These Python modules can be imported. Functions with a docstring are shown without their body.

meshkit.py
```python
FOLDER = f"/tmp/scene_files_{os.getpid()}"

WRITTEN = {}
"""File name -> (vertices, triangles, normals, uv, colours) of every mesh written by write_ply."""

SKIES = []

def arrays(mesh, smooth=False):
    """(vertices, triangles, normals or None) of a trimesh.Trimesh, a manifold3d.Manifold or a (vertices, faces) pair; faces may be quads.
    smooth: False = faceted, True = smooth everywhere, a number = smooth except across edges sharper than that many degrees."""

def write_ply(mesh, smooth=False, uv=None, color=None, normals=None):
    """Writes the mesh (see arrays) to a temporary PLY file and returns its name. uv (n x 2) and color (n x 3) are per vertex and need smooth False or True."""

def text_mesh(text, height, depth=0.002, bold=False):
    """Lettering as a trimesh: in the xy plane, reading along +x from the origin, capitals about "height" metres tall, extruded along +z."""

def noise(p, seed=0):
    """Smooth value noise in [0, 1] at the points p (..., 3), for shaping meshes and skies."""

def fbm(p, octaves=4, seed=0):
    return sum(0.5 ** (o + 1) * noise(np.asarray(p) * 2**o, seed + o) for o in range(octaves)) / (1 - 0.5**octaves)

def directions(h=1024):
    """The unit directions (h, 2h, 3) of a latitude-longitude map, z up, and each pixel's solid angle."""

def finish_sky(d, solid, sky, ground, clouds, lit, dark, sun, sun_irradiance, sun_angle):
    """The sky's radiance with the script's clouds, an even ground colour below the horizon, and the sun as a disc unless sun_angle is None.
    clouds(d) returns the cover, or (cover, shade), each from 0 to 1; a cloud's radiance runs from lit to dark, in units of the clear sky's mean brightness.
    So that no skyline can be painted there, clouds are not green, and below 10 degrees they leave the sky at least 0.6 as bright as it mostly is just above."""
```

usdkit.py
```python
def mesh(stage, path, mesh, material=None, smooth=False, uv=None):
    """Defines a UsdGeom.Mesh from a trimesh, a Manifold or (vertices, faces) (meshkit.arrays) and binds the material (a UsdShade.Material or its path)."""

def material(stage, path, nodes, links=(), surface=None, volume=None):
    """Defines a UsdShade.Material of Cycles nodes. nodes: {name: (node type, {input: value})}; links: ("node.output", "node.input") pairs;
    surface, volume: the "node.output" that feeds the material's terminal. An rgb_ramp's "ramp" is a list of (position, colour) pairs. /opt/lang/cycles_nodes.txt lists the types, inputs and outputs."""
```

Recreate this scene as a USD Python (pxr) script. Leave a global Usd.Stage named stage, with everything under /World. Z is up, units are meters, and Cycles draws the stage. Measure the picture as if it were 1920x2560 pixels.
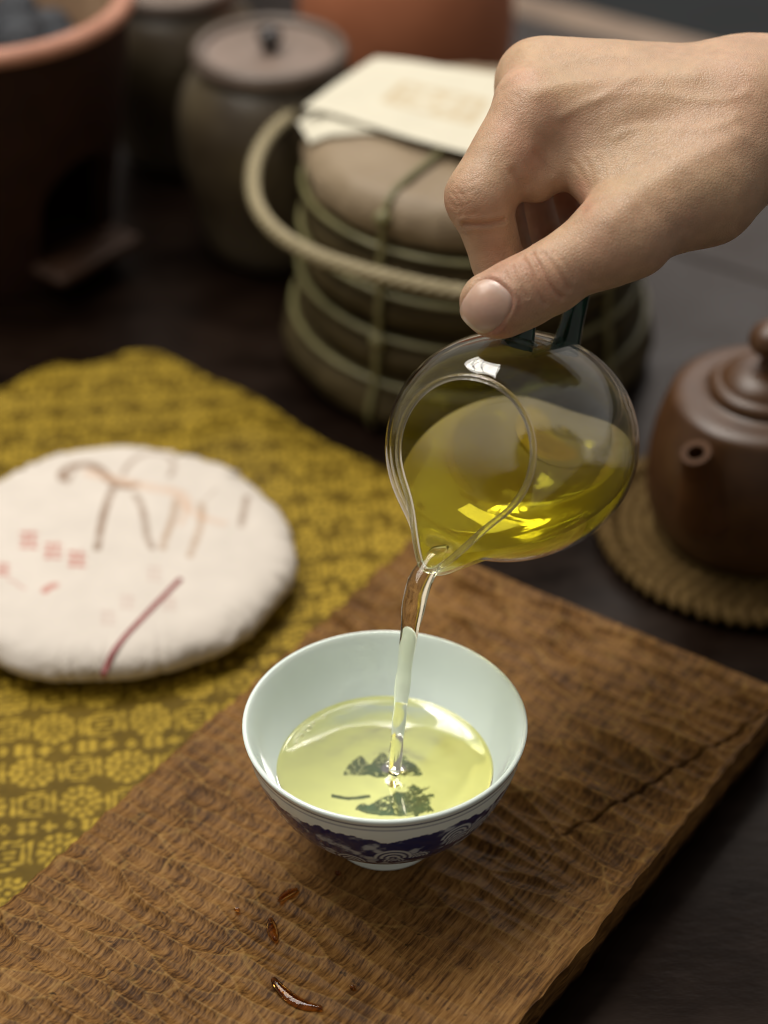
import math, random
import numpy as np, trimesh, manifold3d as m3
from scipy.spatial import cKDTree
from pxr import Usd, UsdGeom, UsdLux, UsdShade, Gf, Sdf, Vt
import usdkit, meshkit
from meshkit import fbm, noise

stage = Usd.Stage.CreateInMemory()
UsdGeom.SetStageUpAxis(stage, 'Z'); UsdGeom.SetStageMetersPerUnit(stage, 1.0)
stage.SetDefaultPrim(UsdGeom.Xform.Define(stage, '/World').GetPrim())
UsdGeom.Scope.Define(stage, '/World/Looks')
RNG = np.random.default_rng(7)

# ------------------------------------------------------------------ camera
FPX, PITCH = 5360.0, math.radians(36.5)          # focal length in pixels of a 1920 wide picture; tilt below the horizon
FW = np.array([0, math.cos(PITCH), -math.sin(PITCH)]); UP = np.array([0, math.sin(PITCH), math.cos(PITCH)]); RT = np.array([1.0, 0, 0])
CAM = np.array([-0.0003, -0.5051, 0.5041])
cam = UsdGeom.Camera.Define(stage, '/World/camera')
cam.CreateHorizontalApertureAttr(24.0); cam.CreateVerticalApertureAttr(32.0)
cam.CreateFocalLengthAttr(24.0 * FPX / 1920); cam.CreateClippingRangeAttr(Gf.Vec2f(0.05, 100))
M = np.eye(4); M[0, :3], M[1, :3], M[2, :3], M[3, :3] = RT, UP, -FW, CAM
cam.AddTransformOp().Set(Gf.Matrix4d(M.tolist()))
cam.CreateFStopAttr(4.2); cam.CreateFocusDistanceAttr(0.664)
cam.CreateExposureAttr(0.0)

def at(x, y, d):
    """the point seen at (x, y) in a 1659 wide view of the photograph, d metres along the lens axis"""
    s = 1920 / 1659
    return CAM + d * (FW + (x * s - 960) / FPX * RT - (y * s - 1280) / FPX * UP)
def on(x, y, z):
    r = at(x, y, 1.0) - CAM
    return CAM + (z - CAM[2]) / r[2] * r

def seen(p):
    """where points fall in the 1659 wide view"""
    q = np.asarray(p) - CAM; d = q @ FW; s = 1659 / 1920
    return np.c_[(q @ RT / d * FPX + 960) * s, (1280 - q @ UP / d * FPX) * s]

# ------------------------------------------------------------------ lamps
def rect(name, pos, target, w, h, inten, col):
    l = UsdLux.RectLight.Define(stage, '/World/' + name)
    l.CreateWidthAttr(w); l.CreateHeightAttr(h); l.CreateIntensityAttr(inten); l.CreateColorAttr(Gf.Vec3f(*col))
    p, t = np.array(pos, float), np.array(target, float)
    z = (p - t) / np.linalg.norm(p - t); x = np.cross([0, 0, 1], z)
    x = x / np.linalg.norm(x) if np.linalg.norm(x) > 1e-6 else np.array([1.0, 0, 0]); y = np.cross(z, x)
    m = np.eye(4); m[0, :3], m[1, :3], m[2, :3], m[3, :3] = x, y, z, p
    l.AddTransformOp().Set(Gf.Matrix4d(m.tolist()))
rect('window_light', (0.85, 2.6, 1.5), (0, 0.2, 0), 1.9, 0.9, 2.5, (1.0, 0.94, 0.90))
for k, dy in enumerate((-0.21, -0.05, 0.11, 0.27)):
    rect('ceiling_lamp' + ('' if k == 0 else f'_{k:03d}'), (-0.30, 0.43 + dy, 1.15), (-0.02, 0.12 + 0.6 * dy, 0), 1.20, 0.11, 12.3, (1.0, 0.95, 0.87))
rect('tube_lamp', (-0.75, -0.1, 1.35), (0, 0.1, 0), 0.9, 0.03, 1.5, (1.0, 0.97, 0.92))
dome = UsdLux.DomeLight.Define(stage, '/World/room_light'); dome.CreateIntensityAttr(0.078); dome.CreateColorAttr(Gf.Vec3f(1.0, 0.93, 0.84))

# ------------------------------------------------------------------ scene helpers
names = {}
def numbered(parent, name):
    k = (parent, name); n = names.get(k, 0); names[k] = n + 1
    return parent + '/' + (name if n == 0 else f'{name}_{n:03d}')
def tag(p, label=None, cat=None, group=None, kind=None):
    p = p.GetPrim() if hasattr(p, 'GetPrim') else p
    for k, v in (('label', label), ('category', cat), ('group', group), ('kind', kind)):
        if v: p.SetCustomDataByKey(k, v)
    return p
def thing(name, label, cat, loc=(0, 0, 0), group=None):
    x = UsdGeom.Xform.Define(stage, numbered('/World', name)); x.AddTranslateOp().Set(Gf.Vec3d(*map(float, loc)))
    x.GetPrim().SetCustomDataByKey('label', label)
    tag(x, label, cat, group); x.origin = np.array(loc, float)
    return x
def obj(name, mesh, mat, parent=None, smooth=40, col=None, origin=None, label=None):
    """one Mesh; its vertices are given in world coordinates and stored relative to the thing's base"""
    path = numbered(str(parent.GetPath()) if parent is not None else '/World', name)
    v, f = (mesh.to_mesh().vert_properties[:, :3], mesh.to_mesh().tri_verts) if hasattr(mesh, 'to_mesh') else (mesh if isinstance(mesh, tuple) else (mesh.vertices, mesh.faces))
    v, f = np.asarray(v, float), np.asarray(f, int)
    if f.shape[1] == 4: f = np.vstack([f[:, [0, 1, 2]], f[:, [0, 2, 3]]])
    o = getattr(parent, 'origin', None) if origin is None else origin
    if o is not None: v = v - o
    g = usdkit.mesh(stage, path, (v, f), mat, smooth=True if col is not None else smooth)
    if col is not None:
        UsdGeom.PrimvarsAPI(g).CreatePrimvar('col', Sdf.ValueTypeNames.Color3fArray, 'vertex').Set(Vt.Vec3fArray.FromNumpy(np.asarray(col, np.float32)))
    if parent is not None: g.origin = o
    if label: tag(g, label)
    return g

# ------------------------------------------------------------------ mesh helpers
def tris(q): return np.vstack([q[:, [0, 1, 2]], q[:, [0, 2, 3]]])
def grid_faces(nu, nv, wrap_u=False, wrap_v=False):
    i, j = np.meshgrid(np.arange(nu if wrap_u else nu - 1), np.arange(nv if wrap_v else nv - 1), indexing='ij')
    i, j = i.ravel(), j.ravel(); i2, j2 = (i + 1) % nu, (j + 1) % nv
    return tris(np.stack([i * nv + j, i2 * nv + j, i2 * nv + j2, i * nv + j2], 1))
def spline(pts, n):
    pts = np.asarray(pts, float); from scipy.interpolate import PchipInterpolator
    d = np.r_[0, np.cumsum(np.linalg.norm(np.diff(pts, axis=0), axis=1))]
    from scipy.interpolate import CubicSpline
    return CubicSpline(d, pts)(np.linspace(0, d[-1], n))
def poly(pts, n):
    pts = np.asarray(pts, float); d = np.r_[0, np.cumsum(np.linalg.norm(np.diff(pts, axis=0), axis=1))]
    t = np.linspace(0, d[-1], n); return np.stack([np.interp(t, d, pts[:, k]) for k in range(pts.shape[1])], 1)
def revolve(profile, n=96, center=(0, 0, 0), deform=None):
    """closed solid of revolution about z; the profile runs from axis to axis"""
    p = np.asarray(profile, float); ph = np.arange(n) * 2 * np.pi / n
    v = np.stack([np.outer(np.cos(ph), p[:, 0]), np.outer(np.sin(ph), p[:, 0]), np.broadcast_to(p[:, 1], (n, len(p)))], -1).reshape(-1, 3)
    f = grid_faces(n, len(p), wrap_u=True)
    if deform is not None: v = deform(v)
    m = trimesh.Trimesh(v + np.asarray(center), f, process=False)
    m.merge_vertices(); m.update_faces(m.nondegenerate_faces()); m.remove_unreferenced_vertices()
    return m
def tube(path, r, n=16, closed=False, flat=None, caps=True):
    path = np.asarray(path, float); k = len(path); r = np.broadcast_to(r, (k,)) if np.ndim(r) < 2 else r
    t = np.roll(path, -1, 0) - np.roll(path, 1, 0)
    if not closed: t[0], t[-1] = path[1] - path[0], path[-1] - path[-2]
    t /= np.linalg.norm(t, axis=1, keepdims=True)
    a = np.cross(t[0], [0, 0, 1.0]); a = a if np.linalg.norm(a) > 1e-3 else np.cross(t[0], [1.0, 0, 0])
    fr = []
    for i in range(k):
        a = a - (a @ t[i]) * t[i]; a /= np.linalg.norm(a); fr.append((a, np.cross(t[i], a)))
    ph = np.arange(n) * 2 * np.pi / n; fl = 1.0 if flat is None else flat
    v = np.concatenate([path[i] + r[i] * (np.outer(np.cos(ph), fr[i][0]) + fl * np.outer(np.sin(ph), fr[i][1])) for i in range(k)])
    f = grid_faces(k, n, wrap_u=closed, wrap_v=True)[:, ::-1]
    if not closed and caps:
        v = np.vstack([v, path[0], path[-1]]); c0, c1 = k * n, k * n + 1; j = np.arange(n); j2 = (j + 1) % n
        f = np.vstack([f, np.stack([np.full(n, c0), j, j2], 1)[:, ::-1], np.stack([np.full(n, c1), (k - 1) * n + j2, (k - 1) * n + j], 1)[:, ::-1]])
    m = trimesh.Trimesh(v, f, process=False)
    if not closed and m.volume < 0: m.invert()
    return m
def manifold(m):
    m = trimesh.Trimesh(m.vertices, m.faces); m.merge_vertices()
    if m.volume < 0: m.invert()
    return m3.Manifold(m3.Mesh(np.asarray(m.vertices, np.float32), np.asarray(m.faces, np.uint32)))
def box(u0, u1, v0, v1, z0, z1, bevel=0.001, U=None, V=None):
    b = bevel; pts = []
    for sx in (0, 1):
        for sy in (0, 1):
            for sz in (0, 1):
                for k in range(3):
                    q = [u0 + b if sx == 0 else u1 - b, v0 + b if sy == 0 else v1 - b, z0 + b if sz == 0 else z1 - b]
                    q[k] = [(u0, u1)[sx], (v0, v1)[sy], (z0, z1)[sz]][k]; pts.append(q)
    pts = np.array(pts)
    if U is not None: pts = pts[:, :1] * U + pts[:, 1:2] * V + pts[:, 2:] * np.array([0, 0, 1.0])
    return trimesh.convex.convex_hull(pts)
def smoothstep(a, b, x):
    t = np.clip((x - a) / (b - a), 0, 1); return t * t * (3 - 2 * t)
def seg_dist(p, pts):
    """distance of 2-D points to a polyline"""
    out = np.full(len(p), 1e9)
    for a, b in zip(pts[:-1], pts[1:]):
        ab = b - a; t = np.clip(((p - a) @ ab) / (ab @ ab + 1e-12), 0, 1)
        out = np.minimum(out, np.linalg.norm(p - a - t[:, None] * ab, axis=1))
    return out

# ------------------------------------------------------------------ materials
def material(name, nodes, links, surface='p.BSDF', volume=None):
    return usdkit.material(stage, '/World/Looks/' + name, nodes, links, surface=surface, volume=volume)
def simple(name, c0, c1=None, rough=0.5, scale=60, detail=4, bump=0.0, bscale=None, bdist=0.001, rough2=None, stretch=(1, 1, 1), **kw):
    """a principled surface whose colour wanders between two tones, with a fine relief"""
    c1 = c1 or c0
    nodes = {'g': ('texture_coordinate', {}), 'mp': ('mapping', {'scale': stretch}), 'n': ('noise_texture', {'scale': scale, 'detail': detail, 'roughness': 0.6}),
             'r': ('rgb_ramp', {'ramp': [(0.3, c0), (0.7, c1)]}), 'p': ('principled_bsdf', {'roughness': rough, **kw})}
    links = [('g.object', 'mp.vector'), ('mp.vector', 'n.vector'), ('n.fac', 'r.fac'), ('r.color', 'p.base_color')]
    if rough2 is not None:
        nodes['rr'] = ('map_range', {'from_min': 0.3, 'from_max': 0.7, 'to_min': rough, 'to_max': rough2, 'clamp': True}); links += [('n.fac', 'rr.value'), ('rr.result', 'p.roughness')]
    if bump:
        nodes['bn'] = ('noise_texture', {'scale': bscale or scale * 4, 'detail': 5, 'roughness': 0.65}); nodes['b'] = ('bump', {'strength': bump, 'distance': bdist})
        links += [('mp.vector', 'bn.vector'), ('bn.fac', 'b.height'), ('b.normal', 'p.normal')]
    return material(name, nodes, links)
def painted(name, rough=0.5, bump=0.0, bscale=400, bdist=0.0005, vary=0.12, vscale=80, **kw):
    """vertex-coloured print or dye, slightly mottled"""
    nodes = {'a': ('attribute', {'attribute': 'col'}), 'g': ('texture_coordinate', {}), 'n': ('noise_texture', {'scale': vscale, 'detail': 4}),
             'mr': ('map_range', {'from_min': 0.3, 'from_max': 0.7, 'to_min': 1 - vary, 'to_max': 1 + vary}), 'm': ('vector_math', {'math_type': 'scale'}),
             'p': ('principled_bsdf', {'roughness': rough, **kw}), 'bn': ('noise_texture', {'scale': bscale, 'detail': 4}), 'b': ('bump', {'strength': bump, 'distance': bdist})}
    links = [('g.object', 'n.vector'), ('n.fac', 'mr.value'), ('a.vector', 'm.vector1'), ('mr.result', 'm.scale'), ('m.vector', 'p.base_color'), ('g.object', 'bn.vector')]
    if bump: links += [('bn.fac', 'b.height'), ('b.normal', 'p.normal')]
    return material(name, nodes, links)

TABLE_Z, Z = -0.022, np.array([0, 0, 1.0])
U = np.array([0.826, -0.563, 0]); U /= np.linalg.norm(U); V = np.array([-U[1], U[0], 0])   # the table's and the board's own axes
def uv(u, v, z=0.0): return u * U + v * V + z * Z

# ================================================================== floor and table
M_floor = simple('floor_grey', (0.035, 0.042, 0.048), (0.05, 0.058, 0.064), 0.6, 6)
obj('floor', box(-4, 4, -3, 5, -0.80, -0.75, 0.001), M_floor); tag(stage.GetPrimAtPath('/World/floor'), kind='structure')
M_table = simple('dark_table_wood', (0.0030, 0.0013, 0.0008), (0.0114, 0.0057, 0.0033), 0.24, 40, 6, bump=0.25, bscale=260, bdist=0.0006, rough2=0.36, stretch=(0.5, 1, 1), specular_ior_level=0.20, specular_tint=(1.0, 0.86, 0.76))
M_edge = simple('worn_edge_wood', (0.16, 0.10, 0.06), (0.24, 0.16, 0.10), 0.4, 30, 5)
table = thing('wooden_table', 'dark wooden table top with plank joints and a pale worn edge', 'table', (0, 0, TABLE_Z))
PL = [(-0.62, -0.30), (-0.2985, -0.075), (-0.0735, 0.155), (0.1565, 0.4285), (0.430, 0.632)]
for a, b in PL:
    obj('table_plank', box(-0.75, 0.75, a, b, TABLE_Z - 0.03, TABLE_Z, 0.0012, U, V), M_table, table, smooth=False)
obj('edge_moulding', box(-0.75, 0.75, 0.6335, 0.662, TABLE_Z - 0.034, TABLE_Z + 0.001, 0.004, U, V), M_edge, table, smooth=False)

# ================================================================== brocade cloth under the board
def cell(x, c): return (x + c / 2) % c - c / 2
def brocade(p):
    """0..1 weave pattern: rosettes with two rings of petals, key-fret frames between them, and bands of small crosses"""
    x, y = p[:, 0], p[:, 1]
    P = 0.0168; band = 0.0060; per = 2 * P + band
    row = np.floor(y / per); yy = y - row * per
    m = np.zeros(len(p))
    inb = yy > 2 * P
    k = np.floor(yy / P); xs = x + (k % 2) * P / 2 * 0 + row * P * 0.5
    ix = np.floor(xs / P); cx, cy = cell(xs - P / 2, P), cell(yy - P / 2, P)
    ros = ((ix + k) % 2 == 0)
    r, th = np.hypot(cx, cy), np.arctan2(cy, cx)
    def petals(r0, n, a, b, off=0):
        t = cell(th + off, 2 * np.pi / n) * r0
        return smoothstep(1.15, 0.8, np.hypot((r - r0) / a, t / b))
    rose = np.maximum.reduce([petals(0.0065, 12, 0.0015, 0.0013), petals(0.0036, 7, 0.0012, 0.0013, 0.2), smoothstep(0.0014, 0.0009, r)])
    s = np.maximum(abs(cx), abs(cy) * 1.25)
    ring = lambda c, w: smoothstep(w, w * 0.6, abs(s - c))
    fret = np.maximum.reduce([ring(0.0070, 0.0008) * (abs(cx + cy) > 0.003) * (abs(cx - cy) > 0.0015), ring(0.0046, 0.0008) * (abs(cx) > 0.0008), smoothstep(0.0024, 0.0017, s) * (abs(cy) > 0.0006)])
    m = np.where(ros, rose, fret)
    bx, by = cell(x, 0.0075), yy - 2 * P - band / 2
    kind = np.floor((x + 0.00375) / 0.0075) % 3
    cross = np.maximum(smoothstep(0.0009, 0.0005, abs(bx)) * (abs(by) < 0.0027), smoothstep(0.0009, 0.0005, abs(by)) * (abs(bx) < 0.0026))
    dots = smoothstep(0.0017, 0.0012, np.hypot(abs(bx) - 0.0018, abs(by) - 0.0015))
    tri = smoothstep(0.0022, 0.0016, abs(bx) + abs(by) * 0.8) * (np.hypot(bx, by) > 0.0007)
    m = np.where(inb, np.where(kind == 0, cross, np.where(kind == 1, tri, dots)), m)
    return m
edge = np.array([on(x, y, TABLE_Z)[:2] for x, y in [(-330, 1000), (-120, 905), (0, 851), (60, 815), (125, 788), (185, 790), (225, 782), (270, 764), (330, 761), (400, 789), (500, 838), (590, 885), (700, 955), (800, 1000), (900, 1075)]])
outline = np.vstack([spline(edge, 90), [[0.05, 0.14], [0.02, -0.1], [-0.07, -0.26], [-0.42, -0.26]]])
import shapely
def make_cloth():
    h = 0.0009
    xs, ys = np.arange(-0.33, 0.052, h), np.arange(-0.24, 0.335, h)
    X, Y = np.meshgrid(xs, ys, indexing='ij'); p = np.stack([X.ravel(), Y.ravel()], 1)
    keep = shapely.contains_xy(shapely.Polygon(outline), p[:, 0], p[:, 1])
    uu = p @ U[:2]; vv = p @ V[:2]
    keep &= ~((uu > -0.066) & (vv < 0.125))                          # hidden under the board
    a = math.radians(-7); q = np.stack([p[:, 0] * math.cos(a) - p[:, 1] * math.sin(a), p[:, 0] * math.sin(a) + p[:, 1] * math.cos(a)], 1)
    w = fbm(np.c_[p * 26, np.zeros(len(p))], 3, 5) - 0.5
    w2 = fbm(np.c_[p * 33, np.ones(len(p))], 3, 6) - 0.5; q = q + 0.0042 * np.stack([w, w2], 1)
    pat = brocade(q)
    rise = 0.0042 * smoothstep(0.48, 0.75, fbm(np.c_[p * 17, np.ones(len(p))], 2, 9)) * smoothstep(0.17, 0.30, p[:, 1]) * smoothstep(-0.10, -0.15, uu)
    z = TABLE_Z + 0.0007 + rise + 0.00012 * pat + 0.00025 * w
    ids = -np.ones(len(p), int); ids[keep] = np.arange(keep.sum())
    f = ids[grid_faces(len(xs), len(ys))]; f = f[(f >= 0).all(1)]
    v = np.c_[p, z][keep]
    worn = np.clip(0.45 + 1.1 * fbm(np.c_[p * 330, np.zeros(len(p))], 3, 19), 0, 1.15)[keep]; c = np.array([0.112, 0.070, 0.0050]) + np.outer(pat[keep] * worn, np.array([0.300, 0.210, 0.027])) 
    c *= (1 + 0.5 * w[keep, None])
    n = len(v); e = np.sort(f[:, [0, 1, 1, 2, 2, 0]].reshape(-1, 2), 1); eu, cnt = np.unique(e, axis=0, return_counts=True)
    v2 = v.copy(); v2[:, 2] -= 0.0006                                # the woven sheet has a thickness
    fe = f[:, [0, 1, 1, 2, 2, 0]].reshape(-1, 2); key = {tuple(x) for x in eu[cnt == 1]}
    side = np.array([[a, b, b + n, a + n] for a, b in fe if (min(a, b), max(a, b)) in key])
    return np.vstack([v, v2]), np.vstack([f, f[:, ::-1] + n, tris(side[:, ::-1])]), np.vstack([c, c])
M_cloth = painted('gold_brocade', 0.45, 0.5, 2600, 0.0003, 0.14, 300, specular_ior_level=0.10)
v, f, c = make_cloth()
obj('brocade_cloth', (v, f), M_cloth, col=c)
tag(stage.GetPrimAtPath('/World/brocade_cloth'), 'golden yellow brocade cloth with woven rosettes, lying under the tea cake and the board', 'cloth')

# ================================================================== carved wooden tea board
BU0, BU1, BV0, BV1 = -0.0825, 0.0795, -0.155, 0.1382
def crack_line(v):                                                  # u of the crack for a given v
    return np.interp(v, [0.030, 0.0355, 0.06, 0.09, 0.1256, 0.14], [0.0475, 0.0486, 0.0570, 0.0662, 0.0775, 0.0815]) + 0.00012 * np.sin(v * 260)
def board_height(u, v):
    """depth of the gouge cuts: many overlapping shallow scoops that run across the board"""
    p = np.c_[u, v]; r = np.random.default_rng(3); cs = []
    for i, vv in enumerate(np.arange(BV0 - 0.01, BV1 + 0.012, 0.0066)):
        off = r.uniform(0, 0.02)
        for uu in np.arange(BU0 - 0.02 + off, BU1 + 0.02, 0.0200):
            cs.append((uu + r.normal(0, 0.003), vv + r.normal(0, 0.0011), r.uniform(0.015, 0.024), r.uniform(0.0042, 0.0060), r.normal(-0.05, 0.13), r.uniform(0.55, 1.15)))
    cs = np.array(cs); t = cKDTree(cs[:, :2]); out = np.zeros(len(p))
    wob = 0.0012 * np.c_[fbm(np.c_[p * 90, np.zeros(len(p))], 3, 2) - 0.5, fbm(np.c_[p * 90, np.ones(len(p))], 3, 4) - 0.5]
    _, near = t.query(p, k=14); q = p + wob; out2 = out.copy()
    for k in range(14):
        c = cs[near[:, k]]; d = q - c[:, :2]; ca, sa = np.cos(c[:, 4]), np.sin(c[:, 4])
        x = (d[:, 0] * ca + d[:, 1] * sa) / c[:, 2]; y = (-d[:, 0] * sa + d[:, 1] * ca) / c[:, 3]
        hk = c[:, 5] * (1 - np.abs(x) ** 2.4 - np.abs(y) ** 1.6); out2 = np.maximum(out2, np.minimum(hk, out)); out = np.maximum(out, hk)
    amp = 0.0023 * (1 - 0.72 * smoothstep(0.0, 0.05, u) * smoothstep(0.03, -0.04, v)) * (0.75 + 0.5 * fbm(np.c_[p * 24, np.zeros(len(p))], 2, 8))
    amp *= 0.12 + 0.88 * smoothstep(0.0, 0.007, np.minimum(BU1 - 0.0035 * smoothstep(0.0, -0.10, v) - u, BV1 - v)); amp *= 1 + 0.85 * smoothstep(0.0, 0.07, v); amp *= 1 - 0.85 * smoothstep(0.030, 0.018, np.linalg.norm(p, axis=1))      # smoother where the bowl stands
    board_height.ridge = smoothstep(0.13, 0.0, out - out2) * smoothstep(0.9, 0.3, out) * np.clip(amp / 0.0015, 0, 1)
    return -amp * out
def make_board():
    nu, nv = 420, 590
    s, t = np.linspace(0, 1, nu), np.linspace(BV0, BV1, nv)
    lo = BU0 + 0.0007 * (fbm(np.c_[t * 130, t * 0, t * 0], 3, 1) - 0.5) + 0.0035 * smoothstep(0.06, -0.1, t) * 0
    hi = BU1 - 0.0032 * smoothstep(0.0, -0.10, t) + 0.0011 * (fbm(np.c_[t * 95, t * 0, t * 0 + 3], 3, 6) - 0.5) - 0.0006 * abs(np.sin(t * 3.1416 / 0.0125 + 2 * fbm(np.c_[t * 30, t * 0, t * 0], 2, 3)))
    u = lo[None] + (hi - lo)[None] * s[:, None]; v = np.broadcast_to(t, u.shape)
    fu, fv = u.ravel(), v.ravel(); z = board_height(fu, fv); ridge = board_height.ridge
    rim = np.minimum.reduce([fu - np.tile(lo, nu), np.tile(hi, nu) - fu, BV1 - fv]); z -= 0.0009 * np.exp(-np.maximum(rim, 0) / 0.0009)
    ck_ = np.exp(-((fu - crack_line(fv)) / 0.00040) ** 2) * smoothstep(0.028, 0.045, fv); z -= 0.0030 * ck_; ridge = np.c_[ridge * 0.6, np.exp(-((fu - crack_line(fv)) / 0.00055) ** 2) * 0.8 * smoothstep(0.020, 0.045, fv), ridge * 0]
    top = fu[:, None] * U + fv[:, None] * V + z[:, None] * Z
    f = grid_faces(nu, nv)
    ring = np.r_[np.arange(nv), np.arange(1, nu) * nv + nv - 1, (nu - 1) * nv + np.arange(nv - 2, -1, -1), np.arange(nu - 2, 0, -1) * nv]
    parts_v, parts_f, n, prev = [top], [f], len(top), ring
    ctr = top[ring].mean(0)
    for zz, sh in ((-0.005, 0.0), (-0.0125, -0.0012), (-0.0205, -0.0032)):
        b = top[ring].copy(); b[:, 2] = zz; d = b - ctr; d[:, 2] = 0; b += sh * d / np.linalg.norm(d, axis=1, keepdims=True)
        b[:, :2] += 0.0007 * (fbm(b * 140, 2, 3) - 0.5)[:, None]
        ids = n + np.arange(len(ring)); k = np.arange(len(ring)); k2 = (k + 1) % len(ring)
        parts_v.append(b); parts_f.append(tris(np.stack([prev[k], ids[k], ids[k2], prev[k2]], 1))); n += len(ring); prev = ids
    parts_v.append(ctr[None] * [1, 1, 0] + [[0, 0, -0.0205]]); k = np.arange(len(prev)); parts_f.append(np.stack([prev[k], np.full(len(k), n), prev[(k + 1) % len(k)]], 1))
    v, f = np.vstack(parts_v), np.vstack(parts_f)
    m = trimesh.Trimesh(v, f, process=False)
    if m.volume < 0: f = f[:, ::-1]
    return v, f, np.vstack([ridge, np.zeros((len(v) - len(ridge), 3))])
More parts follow.
